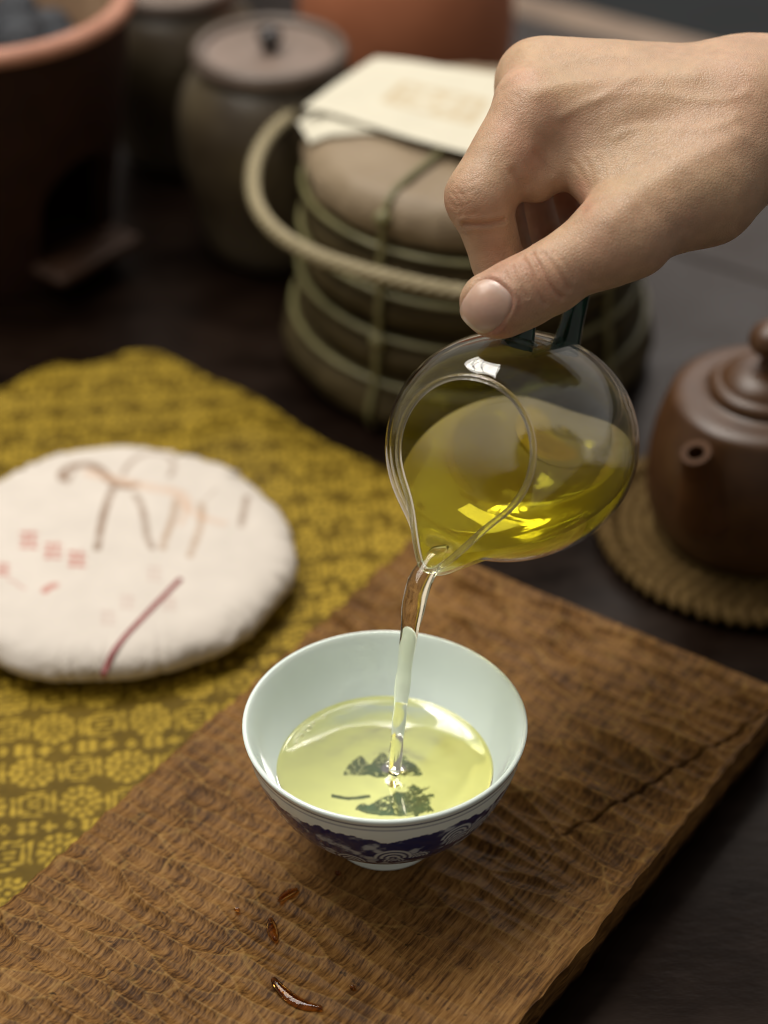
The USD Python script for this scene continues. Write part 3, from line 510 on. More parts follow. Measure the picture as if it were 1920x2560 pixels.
# ================================================================== wrapped tea cake
CK = np.array([-0.1070, 0.1600, TABLE_Z + 0.0015])
def cake():
    n, prof = 400, spline(np.array([[0.0, 0.0], [0.036, 0.0], [0.059, 0.0004], [0.0675, 0.0035], [0.0715, 0.0085], [0.0708, 0.0128], [0.0665, 0.0162], [0.056, 0.0181], [0.036, 0.0190], [0.018, 0.0192], [0.0, 0.0192]]), 170)
    prof[:, 0] = np.maximum(prof[:, 0], 0); prof[[0, -1], 0] = 0
    ph = np.arange(n) * 2 * np.pi / n
    R, zz = np.broadcast_to(prof[:, 0], (n, 170)), np.broadcast_to(prof[:, 1], (n, 170))
    fold = fbm(np.stack([np.cos(ph)[:, None] * 5.5 + 0 * R, np.sin(ph)[:, None] * 5.5 + 0 * R, zz * 110], -1), 4, 71) - 0.5
    crease = 1 - np.abs(fbm(np.stack([np.cos(ph)[:, None] * 9 + 0 * R, np.sin(ph)[:, None] * 9 + 0 * R, zz * 60], -1), 2, 73) - 0.5) * 5
    side = smoothstep(0.058, 0.069, R) * smoothstep(0.0005, 0.004, zz)
    lobe = 1 + 0.014 * np.cos(3 * ph + 1)[:, None] + 0.007 * np.cos(11 * ph + 2)[:, None] + 0.008 * np.cos(7 * ph)[:, None]
    gp = np.random.default_rng(31); pleat = np.zeros_like(R)
    for _ in range(34):
        t0, wd, sl = gp.uniform(-np.pi, np.pi), gp.uniform(0.010, 0.026), gp.uniform(-5, 5); dth = (ph[:, None] - t0 + sl * (R - 0.066) + np.pi) % (2 * np.pi) - np.pi
        pleat += gp.uniform(0.4, 1.0) * (np.exp(-(dth / wd) ** 2) - 0.6 * np.exp(-((dth - 2 * wd) / wd) ** 2)) * smoothstep(gp.uniform(0.050, 0.062), 0.070, R)
    dr = 0.0018 * fold * side - 0.0005 * np.clip(crease, 0, 1) ** 2 * side - 0.0011 * pleat * side
    x, y = (R + dr) * lobe * np.cos(ph)[:, None], (R + dr) * lobe * np.sin(ph)[:, None]
    top = smoothstep(0.012, 0.017, zz)
    z = zz - 0.0007 * pleat * top + top * 0.0018 * (fbm(np.stack([x * 38, y * 38, 0 * x], -1), 3, 75) - 0.5) + 0.0018 * fold * side * smoothstep(0.004, 0.010, zz)
    v = np.stack([x, y, z], -1).reshape(-1, 3) + CK
    f = grid_faces(n, 170, wrap_u=True)
    # print: brushed branches, small characters and a seal
    def P(pts): return np.array([on(0.4167 * x, 734.5 + 0.4167 * y, CK[2] + 0.0188)[:2] for x, y in pts])
    xy = v[:, :2]; white = np.array([0.62, 0.565, 0.505]); col = np.broadcast_to(white, v.shape).copy()
    tone = fbm(np.c_[xy * 420, v[:, :1] * 0], 3, 77)
    def stroke(pts, w, c, a=1.0):
        nonlocal col
        k = a * smoothstep(w, w * 0.45, seg_dist(xy, spline(P(pts), 24) if len(pts) > 2 else P(pts))) * np.clip(0.35 + 1.1 * tone, 0, 1) * (v[:, 2] > CK[2] + 0.012)
        col = col * (1 - k[:, None]) + np.array(c) * k[:, None]
    br, ora, red = (0.20, 0.11, 0.06), (0.60, 0.36, 0.22), (0.42, 0.07, 0.045)
    stroke([(330, 720), (400, 640), (470, 640), (550, 700), (620, 750), (700, 750)], 0.0027, br, 0.95)
    stroke([(590, 760), (545, 880), (520, 1000), (505, 1090)], 0.0020, br, 0.85); stroke([(700, 800), (740, 880), (760, 1000), (790, 1080)], 0.0018, br, 0.7)
    stroke([(910, 830), (890, 940), (860, 1020), (845, 1080)], 0.0019, (0.35, 0.2, 0.1), 0.65); stroke([(1040, 850), (1040, 960), (1010, 1050), (985, 1120)], 0.0019, (0.35, 0.2, 0.1), 0.65)
    stroke([(460, 680), (640, 730), (800, 765), (930, 800), (960, 850)], 0.0036, ora, 0.45); stroke([(640, 690), (690, 610), (780, 570), (870, 590), (900, 640), (880, 700)], 0.0016, br, 0.55)
    stroke([(1280, 800), (1265, 880), (1250, 960)], 0.0018, br, 0.65); stroke([(960, 860), (1050, 920), (1160, 950)], 0.0022, ora, 0.4); stroke([(1060, 830), (1120, 770)], 0.0008, br, 0.4)
    stroke([(390, 660), (350, 740)], 0.0014, br, 0.5); stroke([(970, 870), (935, 960)], 0.0016, ora, 0.4)
    g = np.random.default_rng(5)
    def glyph(cx, cy, s, c, a):
        for i in range(3): stroke([(cx - s, cy - s * 0.8 + i * s * 0.8 + g.normal(0, 3)), (cx + s, cy - s * 0.6 + i * s * 0.8 + g.normal(0, 3))], 0.0008, c, a)
        for i in (-0.4, 0.5): stroke([(cx + i * s, cy - s), (cx + i * s * 1.2 - 6, cy + s)], 0.0008, c, a)
    for x, y in ((150, 1035), (275, 1095), (400, 1140)): glyph(x, y, 42, red, 0.75)
    glyph(15, 1190, 30, red, 0.6); stroke([(40, 1240), (130, 1290)], 0.0007, red, 0.5); stroke([(235, 1300), (262, 1280), (285, 1275)], 0.0022, red, 0.9)
    for x, y in ((660, 1360), (560, 1440), (800, 1215), (880, 1365)): glyph(x, y, 34, (0.45, 0.30, 0.26), 0.35)
    m = trimesh.Trimesh(v, f, process=False)
    return v, f, col
cx = thing('tea_cake', 'round pressed tea cake wrapped in white printed paper, lying on the gold cloth', 'tea cake', CK)
M_paper = painted('wrapping_paper', 0.75, 0.25, 900, 0.0004, 0.05, 60, specular_ior_level=0.25)
v, f, c = cake(); obj('paper_wrapper', (v, f), M_paper, cx, col=c)
ck_tree = cKDTree(v[:, :2][v[:, 2] > CK[2] + 0.006]); ck_top = v[v[:, 2] > CK[2] + 0.006]
def cake_z(p): d, i = ck_tree.query(p, k=4); return ck_top[i][:, 2].max() if np.ndim(p) == 1 else ck_top[i][:, :, 2].max(1)
def ribbon():
    pts = np.vstack([[on(0.4167 * x, 734.5 + 0.4167 * y, CK[2] + 0.0188) for x, y in ((937, 1238), (800, 1380), (640, 1540), (530, 1650))]])[:, :2]
    d = pts[-1] - pts[-2]; d /= np.linalg.norm(d)
    tot = np.vstack([spline(pts, 60)]); c = CK[:2]; side = np.array([-d[1], d[0]])
    far = [pts[-1] + d * t for t in np.linspace(0.001, 0.03, 40)]; far = [q for q in far if np.linalg.norm(q - c) < 0.0705]
    tot = np.vstack([tot] + [q[None] for q in far]); n = len(tot); w = 0.00105
    L, R = tot + side * w, tot - side * w
    z = np.maximum(cake_z(L), cake_z(R)) + 0.00035
    from scipy.ndimage import gaussian_filter1d
    z = gaussian_filter1d(z, 2)
    end = tot[-1] + d * 0.0012
    v = np.vstack([np.c_[L, z], np.c_[R, z], np.c_[L, z - 0.0003], np.c_[R, z - 0.0003]])
    v = v.reshape(4, n, 3); e = v[:, -1:].copy(); e[:, :, :2] += d * 0.0006; e[:, :, 2] -= 0.002; v = np.concatenate([v, e], 1); n += 1
    q = np.stack([v[0], v[1], v[3], v[2]], 1).reshape(-1, 3); return q, np.vstack([grid_faces(n, 4, wrap_v=True), [[0, 1, 2], [0, 2, 3]], [[n * 4 - 4, n * 4 - 2, n * 4 - 3], [n * 4 - 4, n * 4 - 1, n * 4 - 2]]])
obj('red_ribbon', ribbon(), simple('dark_red_ribbon', (0.20, 0.035, 0.035), (0.27, 0.05, 0.05), 0.5, 200), cx, smooth=30)

# ================================================================== tied bundle of tea cakes
BC = np.array([0.0385, 0.3355, TABLE_Z])
lay = [(0.0, 0.025, 0.084), (0.0235, 0.046, 0.0775), (0.0445, 0.0665, 0.0755), (0.065, 0.087, 0.0752), (0.0855, 0.1085, 0.0735)]
M_bark = simple('dry_bamboo_sheath', (0.0279, 0.0198, 0.0068), (0.0744, 0.0546, 0.0223), 0.7, 28, 6, specular_ior_level=0.2, bump=0.5, bscale=160, bdist=0.0012, stretch=(1, 1, 3.5))
M_wrap = simple('tan_sheath_top', (0.1892, 0.1364, 0.0792), (0.2640, 0.1980, 0.1232), 0.6, 26, 5, bump=0.4, bscale=90, bdist=0.0015)
M_strip = simple('green_bamboo_strip', (0.1040, 0.0944, 0.0336), (0.1880, 0.1680, 0.0704), 0.45, 60)
M_rope = simple('straw_rope', (0.2640, 0.2200, 0.1232), (0.3696, 0.3124, 0.1892), 0.7, 300, bump=0.4, bscale=900, bdist=0.0006)
bun = thing('tea_bundle', 'tall round bundle of stacked tea cakes in bamboo sheath, with green strips and rope', 'tea bundle', BC)
for k, (z0, z1, r) in enumerate(lay):
    e = 0.0085; prof = [[0, z0], [r - e * 1.4, z0], [r - e * 0.35, z0 + 0.0035], [r, (z0 + z1) / 2], [r - e * 0.30, z1 - 0.005], [r - e * 1.3, z1 - 0.0006], [0, z1]]
    pr = np.vstack([poly(prof[:2], 8)[:-1], spline(prof[1:6], 40), poly(prof[5:], 16)[1:]])
    def bend(v, k=k, r=r):
        rr = np.hypot(v[:, 0], v[:, 1]); a = np.arctan2(v[:, 1], v[:, 0]); s = smoothstep(0.5 * r, r, rr)
        d = 1 + s * (0.055 * (fbm(np.c_[np.cos(a) * 2.2, np.sin(a) * 2.2, v[:, 2] * 60 + k * 9], 3, 80 + k) - 0.5) + 0.045 * (fbm(np.c_[np.cos(a) * 12, np.sin(a) * 12, v[:, 2] * 22 + k], 3, 85) - 0.5))
        out = v * np.c_[d, d, np.ones(len(v))]
        if k == 4: out[:, 2] += (v[:, 2] > 0.1) * 0.0045 * (fbm(np.c_[v[:, :2] * 42, 0 * a], 3, 90) - 0.5)
        return out
    obj('wrapped_cake', revolve(pr, 160, BC, bend), M_wrap if k == 4 else M_bark, bun, smooth=50, label='lighter tan topmost cake of the bundle' if k == 4 else None)
for zz, r in ((0.0242, 0.0795), (0.0452, 0.0762), (0.0658, 0.0752), (0.0862, 0.0738)):
    a = np.linspace(0, 2 * np.pi, 120, endpoint=False)
    pth = np.c_[BC[0] + (r + 0.0004) * np.cos(a), BC[1] + (r + 0.0004) * np.sin(a), BC[2] + zz + 0.0014 * np.sin(2 * a + zz * 300)]
    obj('binding_strip', tube(pth, 0.0016, 10, closed=True, flat=0.7), M_strip, bun, smooth=60)
def upright(phi, n=60):
    c, s = math.cos(phi), math.sin(phi); pr = [(0.0, 0.1105), (0.03, 0.1105), (0.058, 0.1098), (0.069, 0.1070), (0.0748, 0.098), (0.0750, 0.086), (0.0772, 0.076), (0.0765, 0.0655), (0.0775, 0.056), (0.0775, 0.045), (0.0795, 0.035), (0.0805, 0.0242), (0.0855, 0.0125), (0.083, 0.003)]
    p = spline(pr, n); return np.c_[BC[0] + p[:, 0] * c, BC[1] + p[:, 0] * s, BC[2] + p[:, 1]]
for phi in (-2.13, -0.75):
    obj('binding_strip', tube(upright(phi), 0.0016, 10, flat=0.7), M_strip, bun, smooth=60)
kn = upright(-2.13); 
for i in (26, 45):
    obj('strip_knot', trimesh.creation.icosphere(2, 0.0038).apply_translation(kn[i]), M_strip, bun)
RZ = 0.0835
def rope():
    n = 700; t = np.linspace(0, 2 * np.pi, n, endpoint=False)
    r = 0.0935 + 0.002 * np.cos(2 * t + 0.6) + 0.0012 * np.cos(5 * t)
    c = np.c_[BC[0] - 0.0025 + r * np.cos(t), BC[1] + 0.002 + r * np.sin(t), BC[2] + RZ + 0.004 * np.cos(t - 2.3) + 0.0015 * np.cos(3 * t)]
    ms = []
    for s in range(3):
        a = t * 38 + s * 2 * np.pi / 3; rad = np.c_[np.cos(t), np.sin(t), 0 * t]
        ms.append(tube(c + 0.0018 * (np.cos(a)[:, None] * rad + np.sin(a)[:, None] * Z), 0.0017, 8, closed=True))
    return trimesh.util.concatenate(ms)
obj('rope_loop', rope(), M_rope, bun, smooth=60)
# white paper sheets on top of the bundle
M_white = painted('white_label_paper', 0.7, 0.2, 700, 0.0004, 0.04, 50, specular_ior_level=0.3)
def sheet(corners, z, lift=0.0, seed=0, marks=False, n=90, droop=0.0):
    c = np.array([on(x, y, z)[:2] for x, y in corners]); s, t = np.meshgrid(np.linspace(0, 1, n), np.linspace(0, 1, n), indexing='ij')
    s, t = s[..., None], t[..., None]; p = (1 - s) * (1 - t) * c[0] + s * (1 - t) * c[1] + s * t * c[2] + (1 - s) * t * c[3]
    p = p.reshape(-1, 2); zz = z + 0.0016 * (fbm(np.c_[p * 24, 0 * p[:, :1]], 3, seed) - 0.5) + lift * t.ravel() ** 3 
    rr = np.linalg.norm(p - BC[:2], axis=1); zz -= droop * np.clip(rr - 0.062, 0, 1) ** 1.2
    col = np.broadcast_to(np.array([0.58, 0.545, 0.435]), (len(p), 3)).copy()
    if marks:
        ca, sa = s.ravel(), t.ravel(); q = np.c_[(ca - 0.50) / 0.16, (sa - 0.50) / 0.22]; g = np.random.default_rng(9); k = np.zeros(len(p))
        k = smoothstep(0.12, 0.06, abs(np.maximum(abs(q[:, 0]), abs(q[:, 1])) - 0.95))
        for i in range(3):
            for j in range(3):
                cxy = np.array([-0.6 + 0.6 * i, -0.6 + 0.6 * j])
                for _ in range(3):
                    a, b = cxy + g.uniform(-0.24, 0.24, 2), cxy + g.uniform(-0.24, 0.24, 2); k = np.maximum(k, smoothstep(0.10, 0.05, seg_dist(q, np.array([a, b]))))
        col = col * (1 - 0.55 * k[:, None]) + 0.55 * k[:, None] * np.array([0.40, 0.27, 0.11])
    v = np.c_[p, zz]; f = grid_faces(n, n); m = len(v); ring = np.r_[np.arange(n), np.arange(1, n) * n + n - 1, (n - 1) * n + np.arange(n - 2, -1, -1), np.arange(n - 2, 0, -1) * n]; r2 = np.roll(ring, -1)
    f = np.vstack([f, f[:, ::-1] + m, tris(np.stack([ring, ring + m, r2 + m, r2], 1))])
    return np.vstack([v, v - [0, 0, 0.0003]]), f, np.vstack([col, col])
TZ = BC[2] + 0.1085
v, f, c = sheet([(642, 232), (745, 190), (830, 285), (668, 292)], TZ + 0.0022, 0, 3, droop=0.9); o = obj('paper_sheet', (v, f), M_white, col=c)
tag(o, 'small lower flap of white paper hanging at the left edge of the tea bundle top', 'paper', None)
v, f, c = sheet([(655, 226), (812, 116), (1200, 190), (1110, 368)], TZ + 0.0045, 0.003, 4, True, droop=0.25); o = obj('paper_sheet', (v, f), M_white, col=c)
tag(o, 'large white paper label with a faint brown square seal, on top of the tea bundle', 'paper')

# ================================================================== pots, jars and the brown teapot
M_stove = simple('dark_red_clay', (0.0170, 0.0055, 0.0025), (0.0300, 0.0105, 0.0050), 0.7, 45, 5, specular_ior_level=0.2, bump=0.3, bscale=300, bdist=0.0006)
M_clay = simple('orange_terracotta', (0.3910, 0.1318, 0.0595), (0.4760, 0.1700, 0.0808), 0.6, 35, 5, bump=0.2, bscale=300, bdist=0.0005)
M_coal = simple('black_charcoal', (0.010, 0.012, 0.016), (0.035, 0.040, 0.050), 0.7, 120, bump=0.6, bscale=400)
ST = np.array([*on(18, 535, TABLE_Z)[:2], TABLE_Z]); SR = 0.0690
stove = thing('clay_stove', 'dark red clay stove with pale open rim and a fire mouth low in its side', 'stove', ST)
so = [[0, 0.004], [0.040, 0.004], [0.0435, 0.0], [0.050, 0.0], [0.0515, 0.004], [0.0545, 0.030], [0.0595, 0.060], [0.0645, 0.090], [SR - 0.0005, 0.1245], [SR + 0.0018, 0.1262], [SR + 0.0022, 0.1295], [SR - 0.0005, 0.1320], [SR - 0.0035, 0.1326], [SR - 0.0060, 0.1310], [SR - 0.0072, 0.1275], [0.0520, 0.098], [0.0465, 0.080], [0.0, 0.078]]
body = manifold(revolve(so, 140, ST))
ma = math.radians(-38); md = np.array([math.cos(ma), math.sin(ma), 0])
def to_frame(m, base, d):
    T = np.eye(4); T[:3, 0] = d; T[:3, 1] = np.cross(Z, d); T[:3, 2] = Z; T[:3, 3] = base
    return m.transform(T[:3])
arch = m3.Manifold.batch_hull([m3.Manifold.cube([0.05, 0.046, 0.02], False).translate([0, -0.023, 0.018]), m3.Manifold.cylinder(0.05, 0.023, 0.023, 48).rotate([0, 90, 0]).translate([0, 0, 0.046])])
hollow = m3.Manifold.cylinder(0.062, 0.043, 0.050, 64).translate([0, 0, 0.012])
M0 = to_frame(hollow, ST, md) + to_frame(arch.translate([0.025, 0, 0]), ST, md)
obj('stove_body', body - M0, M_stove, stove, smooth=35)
a_ = np.linspace(0, 2 * np.pi, 120, endpoint=False)
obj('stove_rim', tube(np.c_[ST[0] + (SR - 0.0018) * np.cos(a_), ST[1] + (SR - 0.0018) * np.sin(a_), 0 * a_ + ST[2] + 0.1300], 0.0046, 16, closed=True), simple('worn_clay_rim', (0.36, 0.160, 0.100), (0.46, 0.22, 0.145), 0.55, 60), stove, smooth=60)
sill = m3.Manifold.batch_hull([m3.Manifold.sphere(0.003, 20).translate([x, y, z]) for x in (0.046, 0.064) for y in (-0.024, 0.024) for z in (0.0155,)])
obj('mouth_sill', to_frame(sill, ST, md), simple('scorched_clay', (0.0360, 0.0144, 0.0054), (0.0600, 0.0240, 0.0096), 0.6, 60), stove, smooth=40)
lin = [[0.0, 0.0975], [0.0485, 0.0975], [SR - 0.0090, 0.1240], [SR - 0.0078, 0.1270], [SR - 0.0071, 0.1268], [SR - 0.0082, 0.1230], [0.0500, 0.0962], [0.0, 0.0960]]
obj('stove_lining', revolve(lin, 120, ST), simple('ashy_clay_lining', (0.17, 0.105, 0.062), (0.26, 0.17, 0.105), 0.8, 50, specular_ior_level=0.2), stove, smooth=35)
g = np.random.default_rng(4); CO = on(46, 66, TABLE_Z + 0.114)
for i in range(7):
    a, r = i * 2.4, 0.0085 * math.sqrt(i * 1.5); q = np.array([CO[0] + r * math.cos(a), CO[1] + r * math.sin(a), ST[2] + 0.1085 + g.uniform(-0.002, 0.004)]); dq = q[:2] - ST[:2]; rr = np.linalg.norm(dq)
    if rr > SR - 0.021: q[:2] = ST[:2] + dq / rr * (SR - 0.021)
    ic = trimesh.creation.icosphere(2, 0.0115); ic.vertices *= 1 + 0.5 * (fbm(ic.vertices * 130 + i * 7, 2, i)[:, None] - 0.5); ic.apply_translation(q)
    o = obj('charcoal_lump', ic, M_coal, smooth=False); tag(o, 'black charcoal lump in the open top of the clay stove', 'charcoal', 'charcoal lumps in the stove')

M_glaze = simple('olive_brown_glaze', (0.0372, 0.0248, 0.0130), (0.1147, 0.0899, 0.0527), 0.42, 16, 4, bump=0.1, bscale=200)
M_lid = simple('grey_brown_stoneware', (0.1558, 0.1148, 0.0902), (0.2214, 0.1640, 0.1353), 0.45, 60, 4)
M_lidrim = simple('dark_lid_rim', (0.085, 0.062, 0.048), (0.13, 0.098, 0.078), 0.45, 60)
M_knob = simple('dark_iron_glaze', (0.020, 0.016, 0.016), (0.045, 0.036, 0.034), 0.3, 60)
def lidded(base, label, s=1.0, h=0.108):
    t = thing('lidded_jar', label, 'jar', base)
    b = [[0, 0.0], [0.030, 0.0], [0.034, 0.003], [0.0410, 0.022], [0.0465, 0.045], [0.0492, 0.068], [0.0485, 0.082], [0.0440, 0.095], [0.0370, h - 0.004], [0.0360, h], [0, h]]
    obj('jar_body', revolve(np.vstack([poly(b[:2], 4)[:-1], spline(b[1:9], 60), b[9:]]) * s, 100, base), M_glaze, t, smooth=50)
    l = [[0, h], [0.0375, h], [0.0395, h + 0.0012], [0.0400, h + 0.0045], [0.0388, h + 0.0062], [0.0355, h + 0.0060], [0.0335, h + 0.0038], [0.0300, h + 0.0034], [0.0, h + 0.0046]]
    lid = obj('lid', revolve(np.array(l) * s, 100, base), M_lid, t, smooth=45)
    obj('lid_rim', tube(np.c_[base[0] + 0.0366 * s * np.cos(a_), base[1] + 0.0366 * s * np.sin(a_), base[2] + (h + 0.0046) * s + 0 * a_], 0.0030 * s, 12, closed=True), M_lidrim, lid, smooth=60)
    k = [[0, h + 0.0042], [0.0042, h + 0.0044], [0.0040, h + 0.0075], [0.0064, h + 0.0110], [0.0066, h + 0.0135], [0.0045, h + 0.0160], [0, h + 0.0168]]
    obj('knob', revolve(np.array(k) * s, 48, base), M_knob, lid, smooth=60)
    return t
lidded(np.array([-0.0535, 0.4290, TABLE_Z]), 'olive brown glazed jar with flat lid and dark knob, beside the clay stove', 0.92)
lidded(np.array([*on(372, -36, TABLE_Z + 0.095)[:2], TABLE_Z]), 'lidded jar at the top edge, only the front of its lid showing', 0.85)
PB = np.array([0.0110, 0.5330, TABLE_Z])
pt = thing('terracotta_pot', 'plain round orange terracotta pot behind the tea bundle', 'pot', PB)
pp = spline([[0.026, 0.0], [0.034, 0.006], [0.046, 0.026], [0.0535, 0.052], [0.0555, 0.078], [0.0530, 0.104], [0.046, 0.126], [0.041, 0.138], [0.0415, 0.146]], 70)
obj('pot_body', revolve(np.vstack([[[0, 0]], pp, [[0.0405, 0.148], [0.037, 0.147], [0.0365, 0.138]], [[0.043, 0.120], [0.05, 0.08], [0.04, 0.03], [0.0, 0.008]]]), 120, PB), M_clay, pt, smooth=50)

MB = np.array([*on(1624, 1118, -0.012)[:2], TABLE_Z])
M_straw = simple('braided_straw', (0.0665, 0.0378, 0.0105), (0.1330, 0.0826, 0.0266), 0.75, 180, specular_ior_level=0.15, bump=0.5, bscale=700, bdist=0.0006)
mat_ = thing('woven_mat', 'round braided straw mat under the brown teapot', 'mat', MB)
core = []
for r in np.arange(0.004, 0.0545, 0.0052):
    n = max(12, int(2 * np.pi * r / 0.0016)); a = np.linspace(0, 2 * np.pi, n, endpoint=False); w = 0.0006 * np.sign(np.sin(np.arange(n) * np.pi / 2 + r * 900))
    core.append(tube(np.c_[MB[0] + r * np.cos(a), MB[1] + r * np.sin(a), MB[2] + 0.0034 + 0 * a], 0.0028 + w, 8, closed=True))
o = obj('woven_coil', trimesh.util.concatenate(core), M_straw, mat_, smooth=50)
NB = 66
for i in range(NB):
    a = i * 2 * np.pi / NB; da = 2 * np.pi / NB
    pth = [MB + [(0.0545 + 0.0070 * s) * math.cos(a + da * 0.9 * s), (0.0545 + 0.0070 * s) * math.sin(a + da * 0.9 * s), 0.0034 + 0.0022 * math.sin(math.pi * s)] for s in np.linspace(0, 1, 6)]
    obj('braid_strand', tube(pth, np.array([0.0017, 0.0026, 0.0030, 0.0030, 0.0026, 0.0016]) * g.uniform(0.85, 1.1), 8), M_straw, mat_, smooth=60)
TB = MB + [0, 0, 0.0062]
M_zisha = simple('brown_teapot_clay', (0.0544, 0.0218, 0.0071), (0.0816, 0.0354, 0.0122), 0.40, 90, 4, bump=0.06, bscale=900, bdist=0.0003)
tp = thing('brown_teapot', 'glossy brown clay teapot with a short spout, on the round straw mat', 'teapot', TB)
tb = np.vstack([[[0, 0.0]], spline([[0.036, 0.0], [0.0425, 0.0025], [0.0482, 0.011], [0.0505, 0.024], [0.0498, 0.038], [0.0465, 0.0520], [0.0432, 0.0605]], 50), spline([[0.0424, 0.0622], [0.0400, 0.0636], [0.0345, 0.0646], [0.0272, 0.0655]], 14), [[0.0266, 0.0645], [0, 0.0645]]])
PS = np.array([0.87, 1.0])
obj('teapot_body', revolve(tb * PS, 140, TB), M_zisha, tp, smooth=40)
ld = np.vstack([[[0, 0.0640]], [[0.0258, 0.0640]], spline([[0.0262, 0.0662], [0.0250, 0.0690], [0.0228, 0.0700]], 10), spline([[0.0215, 0.0702], [0.0180, 0.0735], [0.011, 0.0760], [0.0, 0.0772]], 24)])
lid = obj('lid', revolve(ld * PS, 110, TB), M_zisha, tp, smooth=40)
obj('knob', revolve(spline([[0, 0.0762], [0.0058, 0.0764], [0.0050, 0.0800], [0.0104, 0.0850], [0.0108, 0.0895], [0.0075, 0.0935], [0.0, 0.0948]], 40) * PS, 60, TB), M_zisha, lid, smooth=60)
sp1 = at(1503, 977, np.dot(TB + np.array([-0.024, -0.046, 0.05]) - CAM, FW)); sp0 = TB + np.array([-0.024, -0.030, 0.030]); sdir = (sp1 - sp0)
pth = spline([sp0, sp0 + 0.5 * sdir + [0, 0, -0.002], sp1 - 0.12 * sdir + [0, 0, 0.0004], sp1], 24)
ro = np.interp(np.linspace(0, 1, 24), [0, 0.3, 0.7, 1], [0.0125, 0.0098, 0.0066, 0.0058])
spout = manifold(tube(pth, ro, 40)) - manifold(tube(np.vstack([pth[8:], pth[-1:] + (pth[-1] - pth[-2]) * 2]), 0.0034, 28))
obj('spout', spout, simple('spout_clay', (0.060, 0.024, 0.008), (0.090, 0.038, 0.013), 0.55, 90, specular_ior_level=0.12), tp, smooth=40)

# ================================================================== the hand
D0 = 0.685
def J(x, y, dz, r): return at(x, y, D0 + dz * 0.001), r * 0.001
def cone(p, a, b):
    (A, ra), (B, rb) = a, b
    ab = B - A; t = np.clip(((p - A) @ ab) / (ab @ ab), 0, 1)
    return np.linalg.norm(p - A - t[:, None] * ab, axis=1) - (ra + t * (rb - ra))
def tri(p, a, b, c):
    """distance to a triangle with a radius at each corner"""
    (A, ra), (B, rb), (C, rc) = a, b, c
    e1, e2 = B - A, C - A; n = np.cross(e1, e2); n /= np.linalg.norm(n); q = p - A; h = q @ n; q = q - h[:, None] * n
    d11, d12, d22 = e1 @ e1, e1 @ e2, e2 @ e2; q1, q2 = q @ e1, q @ e2; den = d11 * d22 - d12 ** 2
    s, t = (d22 * q1 - d12 * q2) / den, (d11 * q2 - d12 * q1) / den
    inside = (s >= 0) & (t >= 0) & (s + t <= 1)
    d = np.minimum.reduce([cone(p, a, b), cone(p, b, c), cone(p, a, c)])
    return np.where(inside, np.minimum(abs(h) - (ra + s * (rb - ra) + t * (rc - ra)), d), d)
def smin(a, b, k):
    k *= 0.001; h = np.clip(0.5 + 0.5 * (b - a) / k, 0, 1); return b + (a - b) * h - k * h * (1 - h)
F0, F1 = J(2000, 225, 22, 21), J(1660, 240, 8, 17.5)
F0b, F1b = J(2000, 232, 40, 21), J(1660, 243, 24, 17)
Wi, Wm, Wr, Wp = J(1590, 262, -6, 16), J(1600, 222, 8, 15), J(1610, 215, 20, 14), J(1620, 240, 32, 13)
I1, I2, I3, I4 = J(1158, 248, -16, 11.2), J(1036, 428, -22, 9.7), J(1078, 570, -15, 7.8), J(1108, 640, -11, 7.2)
M1, M2, M3, M4 = J(1172, 183, 4, 10.8), J(1060, 415, 3, 9.6), J(1098, 560, 4, 8.0), J(1130, 615, 1, 7.4)
R1, R2, R3, R4 = J(1205, 190, 23, 10), J(1125, 410, 27, 9.2), J(1172, 535, 25, 7.8), J(1205, 570, 16, 7.2)
P1, P2, P3, P4 = J(1250, 215, 40, 9), J(1200, 385, 46, 9.0), J(1238, 480, 42, 7.6), J(1262, 505, 33, 6.8)
T0, T1, T2, T2b, T3 = J(1518, 405, -22, 15), J(1345, 492, -33, 12.2), J(1182, 604, -35, 10.2), J(1120, 632, -34, 10.0), J(1063, 655, -33, 9.9)
